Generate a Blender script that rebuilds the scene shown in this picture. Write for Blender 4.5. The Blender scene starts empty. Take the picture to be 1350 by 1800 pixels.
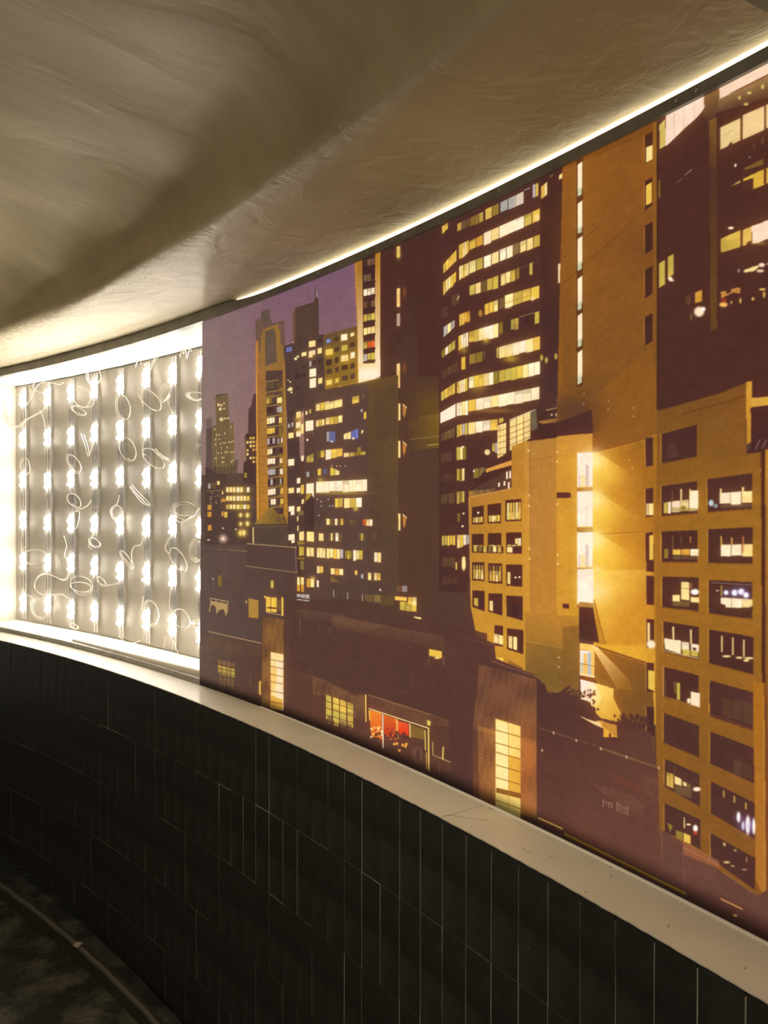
# Curved corridor with a backlit city picture, an open lamp bay, a rendered ledge and black wall tiles
import bpy, bmesh
from mathutils import Matrix, Vector
import math, random
import numpy as np
# ---------------------------------------------------------------- surveyed camera and corridor
F_PX, PITCH, ROLL = 1350.0, -.0081, .0023       # focal length for a 1350 px wide frame
CX, CY, R = -7.2396, -3.6489, 9.0749            # axis of the curved corridor and radius of the picture plane
LEDGE = .1187                                   # depth of the ledge below the picture
ZT, ZB = .6038, -.5962                          # top and bottom of the picture, from the lens height
EYE = 1.66                                      # lens above the floor
def sight(p):
    p = np.atleast_2d(np.array(p, float))
    x, y = (p[:, 0] - 675) / F_PX, (900 - p[:, 1]) / F_PX
    c, s = math.cos(ROLL), math.sin(ROLL); x, y = c * x - s * y, s * x + c * y
    c, s = math.cos(PITCH), math.sin(PITCH)
    return np.stack([x, c - s * y, s + c * y], 1)
def on_wall(p, rad):
    """angle and height where a measured point of the photograph lies on the cylinder of radius rad"""
    r = sight(p); a = (r[:, :2] ** 2).sum(1); b = -(r[:, 0] * CX + r[:, 1] * CY); c = CX * CX + CY * CY - rad * rad
    t = (-b + np.sqrt(np.maximum(b * b - a * c, 0))) / a
    P = r * t[:, None]
    return np.arctan2(P[:, 1] - CY, P[:, 0] - CX), P[:, 2]
def survey(X, Y, Z):
    c, s = math.cos(PITCH), math.sin(PITCH)
    d = c * Y + s * Z; v = -s * Y + c * Z
    x, y = X / d, v / d
    c, s = math.cos(ROLL), math.sin(ROLL)
    return 675 + F_PX * (c * x + s * y), 900 - F_PX * (-s * x + c * y)
# ---------------------------------------------------------------- camera, world, exposure
scn = bpy.context.scene
COL = scn.collection
cam_d = bpy.data.cameras.new('camera'); cam = bpy.data.objects.new('camera', cam_d); COL.objects.link(cam)
cam_d.sensor_fit = 'HORIZONTAL'; cam_d.sensor_width = 36; cam_d.lens = 36 * F_PX / 1350; cam_d.clip_start = .02
_c, _s, _cp, _sp = math.cos(ROLL), math.sin(ROLL), math.cos(PITCH), math.sin(PITCH)
cam.matrix_world = Matrix(((_c, -_s, 0, 0), (-_sp * _s, -_sp * _c, -_cp, 0), (_cp * _s, _cp * _c, -_sp, EYE), (0, 0, 0, 1)))
scn.camera = cam
wd = bpy.data.worlds.new('night'); scn.world = wd; wd.use_nodes = True
wd.node_tree.nodes['Background'].inputs[0].default_value = (1., .92, .74, 1)
wd.node_tree.nodes['Background'].inputs[1].default_value = .26     # ambient glow through the open ends, added to brighten the vault
vs = scn.view_settings
vs.view_transform = 'Standard'; vs.look = 'None'; vs.exposure = 0; vs.gamma = 1; vs.use_curve_mapping = False
LED_POWER = 63.0                               # radiance of the bare LED lenses
SLOT_POWER = 2.0                                # radiance of the added strip imitating light that leaks above the picture
Z_SPOT = .845
for ls, ld, pw in ((4.45, -1.22, 66), (5.40, -1.30, 52)):      # unseen spots added over the viewer to brighten the ledge
    t_ = ls / R; sp_d = bpy.data.lights.new('fill_spot', 'SPOT'); sp_d.energy = pw; sp_d.color = (1, .82, .58)
    sp_d.spot_size = 1.5; sp_d.spot_blend = .8; sp_d.shadow_soft_size = .05
    so = bpy.data.objects.new('fill_spot', sp_d); COL.objects.link(so)
    p_ = Vector((CX + (R + ld) * math.cos(t_), CY + (R + ld) * math.sin(t_), Z_SPOT + EYE)); t_ = (ls + .95) / R
    q_ = Vector((CX + (R - .2) * math.cos(t_), CY + (R - .2) * math.sin(t_), -.75 + EYE))
    so.matrix_world = Matrix.Translation(p_) @ (q_ - p_).to_track_quat('-Z', 'Y').to_matrix().to_4x4()
PRINT_POWER = 1.0                               # backlight of the printed cloth
# ---------------------------------------------------------------- the printed city picture (flat print)
TD_S, TD_Z = 900.0, 1250.0                     # print resolution, dots per metre along and up
S_LEFT, S_RIGHT = 6.83, 4.30
NW, NH = int((S_LEFT - S_RIGHT) * TD_S), int((ZT - ZB) * TD_Z)
_s = S_LEFT - (np.arange(NW) + .5) / TD_S
_z = ZB + (np.arange(NH) + .5) / TD_Z
_th = _s / R
_gx, _gy = CX + R * np.cos(_th), CY + R * np.sin(_th)
PX, PY = survey(np.repeat(_gx[None, :], NH, 0), np.repeat(_gy[None, :], NH, 0), np.repeat(_z[:, None], NW, 1))
PX = PX.astype(np.float32); PY = PY.astype(np.float32)
ART = np.zeros((NH, NW, 3), np.float32)
prng = np.random.default_rng(11)
_o = [0., 0., 1.]
PAL = dict(W=(250, 225, 188), P=(244, 212, 140), Y=(224, 182, 78), G=(192, 166, 76), O=(138, 112, 48), D=(106, 80, 54),
           A=(205, 148, 60), R=(206, 92, 44), B=(104, 112, 170), S=(172, 164, 160), K=(70, 46, 42), T=(120, 96, 60))


def U(x, y, k): _o[:] = [x, y, k]


def cvt(f):
    a = np.array(f, float).reshape(-1, 2) / _o[2]
    return a + np.array(_o[:2])


def box_of(p, m=2.):
    x0, y0 = p.min(0) - m; x1, y1 = p.max(0) + m
    q = np.array([(x0, y0), (x1, y0), (x0, y1), (x1, y1), ((x0 + x1) / 2, y0), ((x0 + x1) / 2, y1)])
    q[:, 0] = np.clip(q[:, 0], 300, 2300)
    th, z = on_wall(q, R)
    s = th * R
    j0, j1 = int((S_LEFT - s.max()) * TD_S) - 2, int((S_LEFT - s.min()) * TD_S) + 3
    i0, i1 = int((z.min() - ZB) * TD_Z) - 2, int((z.max() - ZB) * TD_Z) + 3
    j0, j1, i0, i1 = max(j0, 0), min(j1, NW), max(i0, 0), min(i1, NH)
    if j1 <= j0 or i1 <= i0: return None
    return slice(i0, i1), slice(j0, j1)


def inside(p, sl):
    X, Y = PX[sl], PY[sl]
    m = np.zeros(X.shape, bool)
    n = len(p)
    for i in range(n):
        x0, y0 = p[i]; x1, y1 = p[(i + 1) % n]
        if y0 == y1: continue
        c = ((Y < y0) != (Y < y1)) & (X < (x1 - x0) * (Y - y0) / (y1 - y0) + x0)
        m ^= c
    return m


def rgb(c):
    if isinstance(c, str): c = PAL[c]
    return np.array(c, np.float32) / 255


def put(sl, a, c):
    ART[sl] += (c - ART[sl]) * a[..., None]


def F(c, *f, a=1.):                                     # flat area
    p = cvt(f); sl = box_of(p)
    if sl: put(sl, inside(p, sl).astype(np.float32) * a, rgb(c))


def GF(f, x0, y0, c0, x1, y1, c1, a=1.):                 # area shaded between two ink tones
    p = cvt(f); sl = box_of(p)
    if not sl: return
    (ax, ay), (bx, by) = cvt((x0, y0, x1, y1))
    d = (bx - ax) ** 2 + (by - ay) ** 2
    t = np.clip(((PX[sl] - ax) * (bx - ax) + (PY[sl] - ay) * (by - ay)) / d, 0, 1)[..., None]
    put(sl, inside(p, sl).astype(np.float32) * a, rgb(c0) * (1 - t) + rgb(c1) * t)


def Q(c, x0, t0, b0, x1, t1, b1, a=1., e=.6):            # one lit pane, soft edged
    p = cvt((x0, t0, x1, t1, x1, b1, x0, b0)); sl = box_of(p)
    if not sl: return
    X, Y = PX[sl], PY[sl]
    d = np.full(X.shape, 9., np.float32)
    for i in range(4):
        ax, ay = p[i]; bx, by = p[(i + 1) % 4]
        l = math.hypot(bx - ax, by - ay) or 1
        d = np.minimum(d, ((bx - ax) * (Y - ay) - (by - ay) * (X - ax)) / l)
    put(sl, np.clip(.5 + d / e, 0, 1) * a, rgb(c))


def V(code, x0, t0, b0, x1, t1, b1, gap=.09, jit=.06, a=1.):   # a row of panes, one letter per pane
    n = len(code)
    for i, ch in enumerate(code):
        if ch == '.': continue
        u, v = (i + gap / 2) / n, (i + 1 - gap / 2) / n
        f = lambda p, q, t: p + (q - p) * t
        c = tuple(np.clip(np.array(PAL[ch]) * (1 + prng.uniform(-jit, jit)) + prng.uniform(-5, 5, 3), 0, 255))
        dt = prng.uniform(-.03, .1) * (b0 - t0) if jit else 0
        Q(c, f(x0, x1, u), f(t0, t1, u), f(b0, b1, u) - dt, f(x0, x1, v), f(t0, t1, v), f(b0, b1, v) - dt, a)
        if jit and ch in 'WPYGA' and prng.random() < .6:          # a blind or ceiling inside the pane
            h = prng.uniform(.2, .5)
            c2 = tuple(np.clip(np.array(c) * prng.uniform(.72, 1.12), 0, 255))
            Q(c2, f(x0, x1, u), f(t0, t1, u), f(t0, t1, u) + h * (b0 - t0), f(x0, x1, v), f(t0, t1, v), f(t0, t1, v) + h * (b1 - t1), .7 * a)


def L(c, x0, y0, x1, y1, w=1., a=1.):                    # drawn line
    p = cvt((x0, y0, x1, y1)); sl = box_of(p, w + 2)
    if not sl: return
    (ax, ay), (bx, by) = p
    X, Y = PX[sl], PY[sl]
    d2 = (bx - ax) ** 2 + (by - ay) ** 2 or 1
    t = np.clip(((X - ax) * (bx - ax) + (Y - ay) * (by - ay)) / d2, 0, 1)
    d = np.hypot(X - ax - t * (bx - ax), Y - ay - t * (by - ay))
    put(sl, np.clip(.5 + (w / 2 - d) / .8, 0, 1) * a, rgb(c))


def D(c, x, y, r, a=1., ry=None, e=.5):                  # round blob, radius in crop units
    (cx, cy), = cvt((x, y)); rx = r / _o[2]; ry = (ry or r) / _o[2]
    sl = box_of(np.array([(cx - rx * 1.6, cy - ry * 1.6), (cx + rx * 1.6, cy + ry * 1.6)]))
    if not sl: return
    d = np.sqrt(((PX[sl] - cx) / rx) ** 2 + ((PY[sl] - cy) / ry) ** 2)
    put(sl, np.clip((1 + e / 2 - d) / e, 0, 1) * a, rgb(c))


def H(c, x, y, r, a=.5, ry=None, clip=None):              # halo of printed night light and of the painted glare
    (cx, cy), = cvt((x, y)); rx = r / _o[2]; ry = (ry or r) / _o[2]
    sl = box_of(np.array([(cx - rx * 2, cy - ry * 2), (cx + rx * 2, cy + ry * 2)]))
    if not sl: return
    g = np.exp(-1.6 * (((PX[sl] - cx) / rx) ** 2 + ((PY[sl] - cy) / ry) ** 2)) * a
    if clip is not None: g = g * inside(cvt(clip), sl)
    put(sl, g, rgb(c))


def BR(f, c, bw, bh, sl_, a=.7, brk=.0):                  # brickwork: mortar lines along slope sl_
    p = cvt(f); sl = box_of(p)
    if not sl: return
    X, Y = PX[sl], PY[sl]
    v = (Y - sl_ * X) / bh; row = np.floor(v); u = X / bw + .5 * (row % 2)
    m = np.maximum(np.clip(1.4 - 3.2 * np.abs(v - row - .5), 0, 1), .35 * ((u - np.floor(u)) < .2))
    n = .78 + .22 * np.sin(row * 12.9 + np.floor(u) * 78.2)
    if brk: n = np.clip(n + .5 * np.sin(X / brk) * np.sin(Y / brk * 1.3), 0, 1)
    put(sl, inside(p, sl) * m * np.clip(n, 0, 1) * a, rgb(c))


def grid(code_rows, q, fx=.62, fy=.6, a=1.):              # windows over a facade quad (tl, tr, br, bl)
    (ax, ay), (bx, by), (cx, cy), (dx, dy) = np.array(q, float).reshape(4, 2)
    nr = len(code_rows)
    def P(u, v):
        return (ax * (1 - u) * (1 - v) + bx * u * (1 - v) + cx * u * v + dx * (1 - u) * v,
                ay * (1 - u) * (1 - v) + by * u * (1 - v) + cy * u * v + dy * (1 - u) * v)
    for r, row in enumerate(code_rows):
        n = len(row)
        for k, ch in enumerate(row):
            if ch == '.': continue
            u0, u1 = (k + .5 - fx / 2) / n, (k + .5 + fx / 2) / n
            v0, v1 = (r + .5 - fy / 2) / nr, (r + .5 + fy / 2) / nr
            x0, t0 = P(u0, v0); x1, t1 = P(u1, v0); _, b0 = P(u0, v1); _, b1 = P(u1, v1)
            c = tuple(np.clip(np.array(PAL[ch]) * (1 + prng.uniform(-.08, .08)), 0, 255))
            Q(c, x0, t0, b0, x1, t1, b1, a)


def paint():
    U(0, 0, 1)
    ART[:] = rgb((84, 58, 49))
    # sky
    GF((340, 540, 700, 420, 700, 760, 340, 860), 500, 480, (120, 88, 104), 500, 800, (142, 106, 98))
    H((138, 120, 110), 345, 680, 120, .75, ry=330, clip=(340, 520, 640, 440, 640, 760, 340, 860))  # grey lens glare beside the bay, painted into the sky
    # ---- far towers on the left
    U(350, 680, 8.18)
    F((112, 92, 86), 110, 460, 190, 450, 200, 1300, 110, 1300)
    F((96, 76, 68), 110, 600, 200, 590, 210, 1350, 110, 1350)
    F((88, 70, 56), 240, 150, 270, 110, 430, 95, 450, 520, 510, 510, 525, 1100, 500, 1260, 210, 1260, 200, 570, 255, 555)
    for i in range(9):
        x = 250 + i * 22.5
        L((168, 142, 88), x, 150 - i * 6, x + 18, 1150, .85, .9)
    for i in range(3): L((168, 142, 88), 203 + i * 22, 575, 215 + i * 22, 1140, .85, .9)
    for i in range(4): L((170, 146, 92), 455 + i * 19, 520, 470 + i * 16, 1120, .85, .9)
    for i in range(8): L((150, 124, 76), 265 + i * 32, 1110, 268 + i * 32, 1255, .8, .8)
    for x, y, r in ((290, 260, 20), (330, 265, 16), (368, 238, 12), (315, 320, 22), (370, 315, 12), (330, 470, 26), (375, 455, 13), (400, 460, 9), (430, 450, 13)):
        D((232, 204, 146), x, y, r, .9)
    for x, y in [(245, 760), (300, 755), (245, 830), (318, 820), (355, 805), (385, 805), (440, 795), (468, 795), (500, 785), (330, 880), (415, 870),
                 (283, 955), (330, 950), (387, 940), (415, 935), (470, 940), (503, 935), (340, 1020), (365, 1018), (340, 1085), (362, 1085), (475, 1080), (505, 1055), (265, 690), (378, 670), (250, 1030), (300, 690), (235, 610), (468, 575)]:
        D((226, 200, 138), x, y, 9, .85, ry=13)
    F((104, 82, 70), 515, 1050, 570, 1040, 560, 1250, 500, 1260)
    F((82, 60, 56), 722, 320, 760, 270, 790, 110, 830, 90, 850, 800, 710, 800)
    F((74, 54, 48), 665, 720, 690, 670, 800, 660, 850, 660, 850, 1420, 640, 1420, 650, 1090, 680, 1070)
    for r, row in enumerate(['.YY.', 'PPYA', '.PYP', 'Y.AP', 'P..D', '.PYY', '..YY']):
        for k, ch in enumerate(row):
            if ch in PAL: D(PAL[ch], 708 + k * 43, 742 + r * 57 - k * 3, 16, .95, ry=20)
    L((170, 140, 80), 680, 740, 690, 1060, .9); L((150, 120, 70), 770, 720, 775, 1000, .7)
    for y in (1150, 1200, 1255, 1350, 1400): D((236, 190, 110), 843, y, 11, .9, ry=22)
    # low dark blocks under the towers
    U(0, 0, 1)
    F((88, 70, 62), 335, 835, 366, 835, 366, 960, 335, 960); F((94, 76, 68), 335, 958, 362, 958, 360, 1120, 335, 1120); F((98, 78, 68), 335, 1118, 362, 1118, 360, 1240, 335, 1240)
    U(350, 780, 4.5)
    F((80, 62, 55), 55, 180, 140, 230, 230, 240, 350, 235, 350, 300, 470, 330, 470, 820, 55, 820)
    F((90, 68, 60), 225, 235, 350, 232, 352, 310, 225, 320)
    F((150, 120, 58), 362, 230, 384, 230, 384, 270, 362, 270)
    for r, (y, cs) in enumerate(((365, 'PPPWP.W'), (432, 'PPPWPPY'), (497, 'GPPPGWY'))):
        H((216, 176, 70), 320, y, 110, .55, ry=36)
        for k, ch in enumerate(cs):
            if ch == '.': continue
            x = 230 + k * 26.5 + (4 if k > 2 else 0)
            Q(PAL[ch], x - 10, y - 20 + (3 * r), y + 20, x + 11, y - 22 + 3 * r, y + 18)
    for x, y, r in ((334, 565, 13), (388, 565, 15), (334, 634, 12), (388, 632, 15), (333, 706, 17), (360, 704, 17)):
        H((206, 166, 66), x, y, r * 2.2, .8); D((238, 212, 136), x, y, r * .75, 1, ry=r * 1.2)
    V('SDD', 75, 315, 355, 140, 308, 350); Q('P', 148, 296, 326, 168, 294, 324)
    L((140, 110, 60), 70, 374, 215, 368, 1.2); L((120, 94, 62), 70, 325, 150, 318, .8)
    for x0, y0, x1, y1, c in ((72, 485, 104, 525, 'A'), (72, 540, 104, 580, 'A'), (182, 536, 200, 575, 'A'), (204, 540, 230, 585, 'Y'), (74, 645, 104, 688, 'A'), (182, 436, 214, 462, 'A'), (185, 380, 197, 402, 'P')):
        Q(c, x0, y0, y1, x1, y0 - 3, y1 - 3, .9)
    for i in range(16): D((214, 190, 150), 75 + prng.uniform(0, 130), 385 + prng.uniform(0, 90), 4, .7)
    H((240, 200, 170), 195, 750, 34, .8); D((255, 235, 215), 195, 752, 9)
    for k in range(8):
        an = k * math.pi / 4 + .2
        L((240, 204, 176), 195, 752, 195 + 36 * math.cos(an), 752 + 36 * math.sin(an), .7, .8)
    D((250, 226, 200), 195, 668, 6); D((250, 226, 200), 295, 676, 6); D((240, 200, 160), 80, 760, 14, .9, ry=5)
    # tall dark slab behind and its spire
    U(450, 380, 4.5)
    F((84, 62, 52), 296, 790, 318, 725, 465, 680, 470, 650, 500, 650, 505, 1000, 300, 1010)
    GF((296, 790, 318, 725, 330, 722, 330, 1000, 300, 1010), 296, 850, (118, 88, 58), 330, 850, (84, 62, 52))
    L((84, 62, 56), 478, 595, 478, 660, 2.6); L((216, 190, 170), 486, 600, 486, 636, 1.1)
    # ---- gold stepped tower
    U(420, 530, 9)
    F((98, 78, 66), 270, 340, 300, 270, 350, 300, 370, 160, 490, 115, 500, 290, 530, 290, 540, 350, 735, 300, 745, 920, 330, 1040, 300, 1000)
    F((108, 84, 70), 270, 340, 300, 270, 400, 360, 400, 480, 330, 1000, 300, 1000)
    F((142, 104, 54), 330, 1050, 330, 800, 355, 780, 355, 545, 380, 535, 380, 450, 640, 350, 640, 440, 665, 440, 668, 660, 712, 690, 715, 910, 748, 905, 760, 1100, 330, 1100)
    F((98, 80, 66), 425, 470, 560, 430, 590, 500, 610, 960, 430, 1020)
    for x in (480, 510, 545): L((120, 100, 84), x, 660, x + 4, 830, .6, .8)
    F((126, 86, 78), 640, 360, 735, 305, 740, 680, 700, 680, 668, 640, 660, 430, 640, 430, a=.4)
    U(420, 700, 6.923)
    GF((212, -700, 245, -700, 262, 1490, 225, 1490), 225, -300, (176, 120, 60), 225, 1000, (190, 140, 58))
    GF((245, -340, 345, -340, 372, 1480, 250, 1490), 300, -130, (146, 106, 58), 300, 1350, (166, 119, 48))
    GF((530, -400, 575, -400, 605, 1540, 545, 1400, 540, 0), 300, -130, (148, 108, 56), 300, 1350, (166, 119, 48))
    F((84, 62, 56), 335, -330, 540, -340, 552, 1380, 372, 1400)
    L((214, 160, 76), 222, -300, 246, 1480, .9); L((120, 78, 34), 238, -300, 258, 1480, .8)
    for k in range(19): L((112, 78, 32), 248 + k * .8, 100 - 260 + k * 108, 352 + k, 72 - 260 + k * 112, .8, .8)
    for k in range(16): L((124, 86, 30), 545, -100 + k * 106, 600, -112 + k * 106, .7, .7)
    rows = [(-190, 'DD', 'D'), (-60, 'DD', 'DD'), (0, 'GO.', 'P'), (110, 'KKK', 'SS'), (240, 'PWW', '.PY'), (365, 'YYY', '.OT'), (490, 'SKS', 'S.W'), (615, 'PWK', '.KK'),
            (735, 'WWW', '.WY'), (865, 'SSS', '.WW'), (985, 'KSK', '.SK'), (1105, 'WWW', '.YY'), (1230, '.WW', '.YY'), (1350, '..K', '.KK')]
    for y, a1, a2 in rows:
        V(a1, 345 + y * .016, y + 6, y + 76, 442 + y * .012, y - 8, y + 62, jit=.05); V(a2, 470 + y * .02, y - 2, y + 66, 535 + y * .012, y - 12, y + 58, jit=.05)
        L((190, 152, 72), 342 + y * .02, y - 10, 490, y - 32, 1.3, .9)
        F((150, 112, 46), 496, y + 62, 545, y + 60, 548, y + 105, 498, y + 108, a=.8)
    # windows strip right of the gold tower
    F((76, 56, 52), 592, -420, 700, -460, 800, 1800, 606, 1800)
    for x0, y0, x1, y1, c in ((600, 60, 684, 150, 'W'), (702, 55, 754, 125, 'W'), (706, 170, 760, 245, 'P'), (702, 295, 760, 365, 'W'), (706, 405, 760, 470, 'W'), (610, 425, 674, 490, 'P'), (608, 745, 682, 825, 'W'),
                              (714, 975, 756, 1040, 'W'), (612, 1095, 680, 1160, 'P'), (712, 1095, 756, 1155, 'W'), (614, 1318, 684, 1380, 'W'), (640, 1380, 684, 1425, 'W'), (714, 1322, 758, 1380, 'P'),
                              (612, 1660, 686, 1730, 'W'), (648, 1730, 686, 1765, 'W'), (716, 1440, 732, 1500, 'P'), (720, 1555, 734, 1620, 'P'), (768, 705, 798, 770, 'W'), (606, 315, 630, 365, 'S'), (650, 300, 672, 350, 'S'), (776, 185, 790, 230, 'P')):
        Q(c, x0, y0, y1, x1, y0 - 8, y1 - 8)
    H((220, 170, 70), 730, 260, 60, .6); H((220, 170, 70), 730, 380, 60, .5)
    for x0, y0, x1, y1, c in ((762, 1060, 800, 1170, 'Y'), (772, 1235, 800, 1290, 'P'), (725, 1380, 795, 1430, 'T'), (745, 1630, 800, 1730, 'P'), (720, 1735, 800, 1790, 'T'), (766, 320, 796, 440, 'P')):
        Q(c, x0, y0, y1, x1, y0 - 12, y1 - 12)
    # ---- apartment block with many windows
    U(490, 530, 6.75)
    F((80, 60, 54), 78, 530, 190, 490, 200, 470, 370, 430, 440, 410, 540, 390, 560, 1080, 330, 1090, 300, 1300, 100, 1300)
    GF((540, 400, 940, 290, 960, 965, 560, 1070), 600, 500, (104, 80, 46), 800, 850, (138, 104, 44))
    L((110, 86, 80), 545, 390, 900, 275, .9); L((98, 74, 66), 540, 440, 940, 310, 1.2); L((110, 86, 80), 90, 480, 180, 455, .7)
    D((250, 220, 190), 182, 486, 7)
    V('BB', 98, 550, 605, 165, 535, 590, jit=0); V('B', 568, 455, 500, 634, 440, 482, jit=0); D((150, 160, 230), 595, 470, 14, .8)
    for x0, y0, x1, y1, c in ((366, 470, 445, 545, 'P'), (366, 590, 412, 670, 'W'), (414, 580, 442, 640, 'W'), (372, 712, 396, 780, 'S'), (374, 800, 452, 900, 'W'), (376, 915, 452, 1030, 'W'),
                              (280, 605, 338, 655, 'P'), (470, 555, 520, 625, 'P'), (478, 910, 526, 980, 'P'), (748, 390, 824, 470, 'W'), (860, 375, 906, 420, 'P'), (568, 570, 650, 640, 'P'), (750, 640, 834, 715, 'W'), (860, 605, 912, 680, 'W'),
                              (575, 935, 640, 995, 'P'), (680, 915, 722, 970, 'Y'), (755, 520, 824, 590, 'G')):
        Q(c, x0, y0 + 4, y1, x1, y0 - 8, y1 - 12)
    H((214, 170, 40), 610, 610, 80, .55); H((214, 170, 40), 800, 690, 90, .45); H((214, 170, 40), 610, 960, 70, .4); H((210, 160, 60), 400, 640, 70, .35)
    for x0, y0, x1, y1 in ((672, 420, 722, 475), (672, 545, 722, 600), (855, 490, 912, 545), (570, 690, 640, 765), (676, 665, 722, 735), (756, 755, 830, 815), (860, 735, 912, 800), (575, 805, 640, 865),
                           (680, 785, 722, 845), (760, 885, 828, 940), (860, 860, 912, 925), (474, 680, 520, 745), (474, 440, 516, 500), (414, 700, 446, 755), (475, 800, 520, 855), (280, 730, 335, 790), (280, 850, 335, 900), (200, 860, 260, 920), (205, 985, 260, 1040), (285, 960, 335, 1020)):
        Q('K', x0, y0 + 5, y1, x1, y0 - 8, y1 - 10, .85)
    for x, y in ((590, 835), (620, 830), (692, 815), (712, 812), (780, 915), (800, 912), (880, 890), (900, 885), (300, 745), (318, 740), (500, 825), (216, 1000), (245, 998), (300, 985), (320, 980)):
        L((140, 122, 120), x, y - 16, x, y + 16, .8, .7)
    for x, y, r in ((210, 680, 18), (236, 655, 14), (150, 1040, 24), (125, 1050, 14), (120, 935, 8), (145, 955, 10), (160, 1080, 12)):
        D((236, 216, 150), x, y, r, .95)
    L((220, 180, 80), 570, 1055, 760, 1005, 1.4); L((170, 130, 60), 760, 1005, 1300, 890, 1.2, .8)
    # ---- pale uplit shaft
    GF((905, -540, 945, -560, 960, 965, 950, 965, 940, 300), 930, -400, (168, 118, 46), 930, 900, (222, 176, 96))
    GF((940, -560, 1010, -590, 1020, 700, 1225, 880, 1230, 880, 1150, 920, 960, 968), 980, -400, (150, 108, 44), 1000, 880, (240, 214, 178))
    F((62, 42, 40), 1000, -590, 1160, -640, 1150, 760, 1015, 780)
    GF((1155, -640, 1215, -660, 1225, 860, 1200, 880, 1150, 760), 1190, -500, (170, 122, 46), 1190, 800, (242, 214, 180))
    GF((960, 740, 1150, 730, 1225, 800, 1225, 880, 1150, 915, 965, 968), 1050, 700, (216, 180, 120), 1050, 830, (246, 220, 192))
    for y, cs in ((-480, 'KDD'), (-300, 'DDK'), (-130, 'WWW'), (20, 'DKD'), (175, 'GGG'), (330, 'PPP'), (500, 'GRR'), (640, 'SGG')):
        V(cs, 1015, y - 10, y + 70, 1150, y - 36, y + 44, jit=.08); L((60, 40, 38), 1015, y + 85, 1152, y + 60, 2.4)
    for y in (-230, 160, 330, 480): L((170, 140, 110), 1015, y, 1150, y - 28, .8, .6)
    F((122, 96, 60), 1225, 830, 1265, 780, 1275, 880, 1215, 900)
    H((190, 160, 40), 1060, 985, 90, .7, ry=55)
    # ---- broad dark block at the centre
    U(700, 440, 4.5)
    GF((-135, 0, 345, -220, 340, 1340, 330, 1700, 300, 2800, -135, 2800), 0, 300, (74, 46, 40), 300, 1300, (84, 58, 46))
    F((76, 47, 41), 160, -30, 350, -150, 352, 1000, 160, 1000)
    H((112, 84, 30), 260, 1240, 150, .6, ry=190)
    L((150, 116, 50), 180, 1325, 340, 1295, .8, .6)
    U(700, 700, 4.5)
    GF((80, 180, 340, 130, 340, 390, 80, 420), 80, 300, (84, 60, 42), 330, 230, (116, 88, 34), a=.9)
    L((170, 136, 70), 100, 325, 335, 300, .9, .8); L((190, 156, 84), 240, 374, 338, 362, 1.6, .9); L((130, 100, 50), 150, 150, 335, 128, .7, .6)
    U(450, 380, 4.5)
    for y, h, c in ((240, 90, 'P'), (570, 150, 'P'), (770, 100, 'S'), (1165, 160, 'P'), (1320, 40, 'P')):
        Q(c, 1120, y + 4, y + h, 1146, y, y + h - 2); H((200, 120, 60), 1134, y + h / 2, 16, .4, ry=h * .6)
    H((190, 170, 60), 1135, 300, 26, .5, ry=55)
    for y in (600, 1200): H((150, 90, 50), 1182, y, 16, .7, ry=50)
    U(700, 700, 4.5)
    for y in (40, 335, 910):
        Q('P', 4, y, y + 138, 24, y + 4, y + 134); F((190, 128, 60), 42, y + 6, 74, y + 34, 56, y + 120, 44, y + 90, a=.9); L((250, 220, 170), 44, y + 8, 74, y + 34, 1.2)
    # ---- office block with long lit rows
    U(500, 620, 6)
    GF((330, 410, 800, 320, 1180, 240, 1210, 240, 1210, 2600, 330, 2600, 330, 800), 400, 1000, (84, 62, 54), 1150, 700, (96, 72, 44))
    F((84, 60, 52), 960, 390, 1200, 330, 1200, 900, 970, 930, a=.35)
    F((86, 63, 55), 215, 420, 340, 400, 340, 2600, 215, 2600); F((88, 65, 57), 320, 420, 880, 330, 880, 2600, 320, 2600)
    V('PYP.', 338, 545, 620, 530, 498, 590); V('PP', 442, 530, 605, 620, 488, 565, gap=.04); V('Y', 720, 470, 545, 798, 452, 528); V('D', 820, 430, 500, 866, 424, 490)
    V('WDG', 230, 620, 660, 290, 595, 640); V('PGP', 340, 715, 782, 432, 700, 765); V('PYGP', 442, 690, 765, 620, 660, 740); Q('Y', 845, 630, 705, 872, 622, 696); Q('S', 812, 600, 628, 834, 594, 622)
    V('SBB', 452, 835, 945, 545, 830, 940, a=.8); V('PPBB', 632, 862, 918, 788, 800, 905); D('W', 508, 938, 10); D('W', 735, 905, 12); Q('P', 820, 820, 860, 840, 815, 840)
    Q('W', 232, 722, 830, 314, 712, 818); L('T', 306, 820, 308, 860, 1.2); D('W', 250, 920, 12)
    V('DY', 348, 1042, 1115, 430, 1030, 1108); V('WYY', 442, 1025, 1130, 622, 1010, 1092, gap=.04); V('PGOG', 632, 1060, 1105, 866, 1040, 1075); Q('O', 776, 1000, 1080, 816, 992, 1074)
    V('GG', 240, 1100, 1160, 316, 1060, 1150)
    V('Y', 358, 1228, 1295, 396, 1222, 1290); V('BB', 414, 1228, 1286, 464, 1222, 1280, a=.5); V('YP', 490, 1205, 1295, 590, 1250, 1288); V('S', 240, 1260, 1318, 270, 1255, 1312)
    for x in (510, 560, 595, 650): D('W', x, 1195, 6, .9)
    V('WWWWWWW', 342, 1362, 1478, 830, 1340, 1462, gap=.02, jit=.02); Q('W', 824, 1338, 1462, 880, 1336, 1458)
    H((220, 190, 70), 600, 1480, 290, .45, ry=22); H((220, 190, 70), 390, 1345, 40, .6, ry=30)
    for k in range(5): L((210, 170, 110), 440 + k * 96, 1352 - k * 4, 442 + k * 96, 1470 - k * 4, .7)
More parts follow.
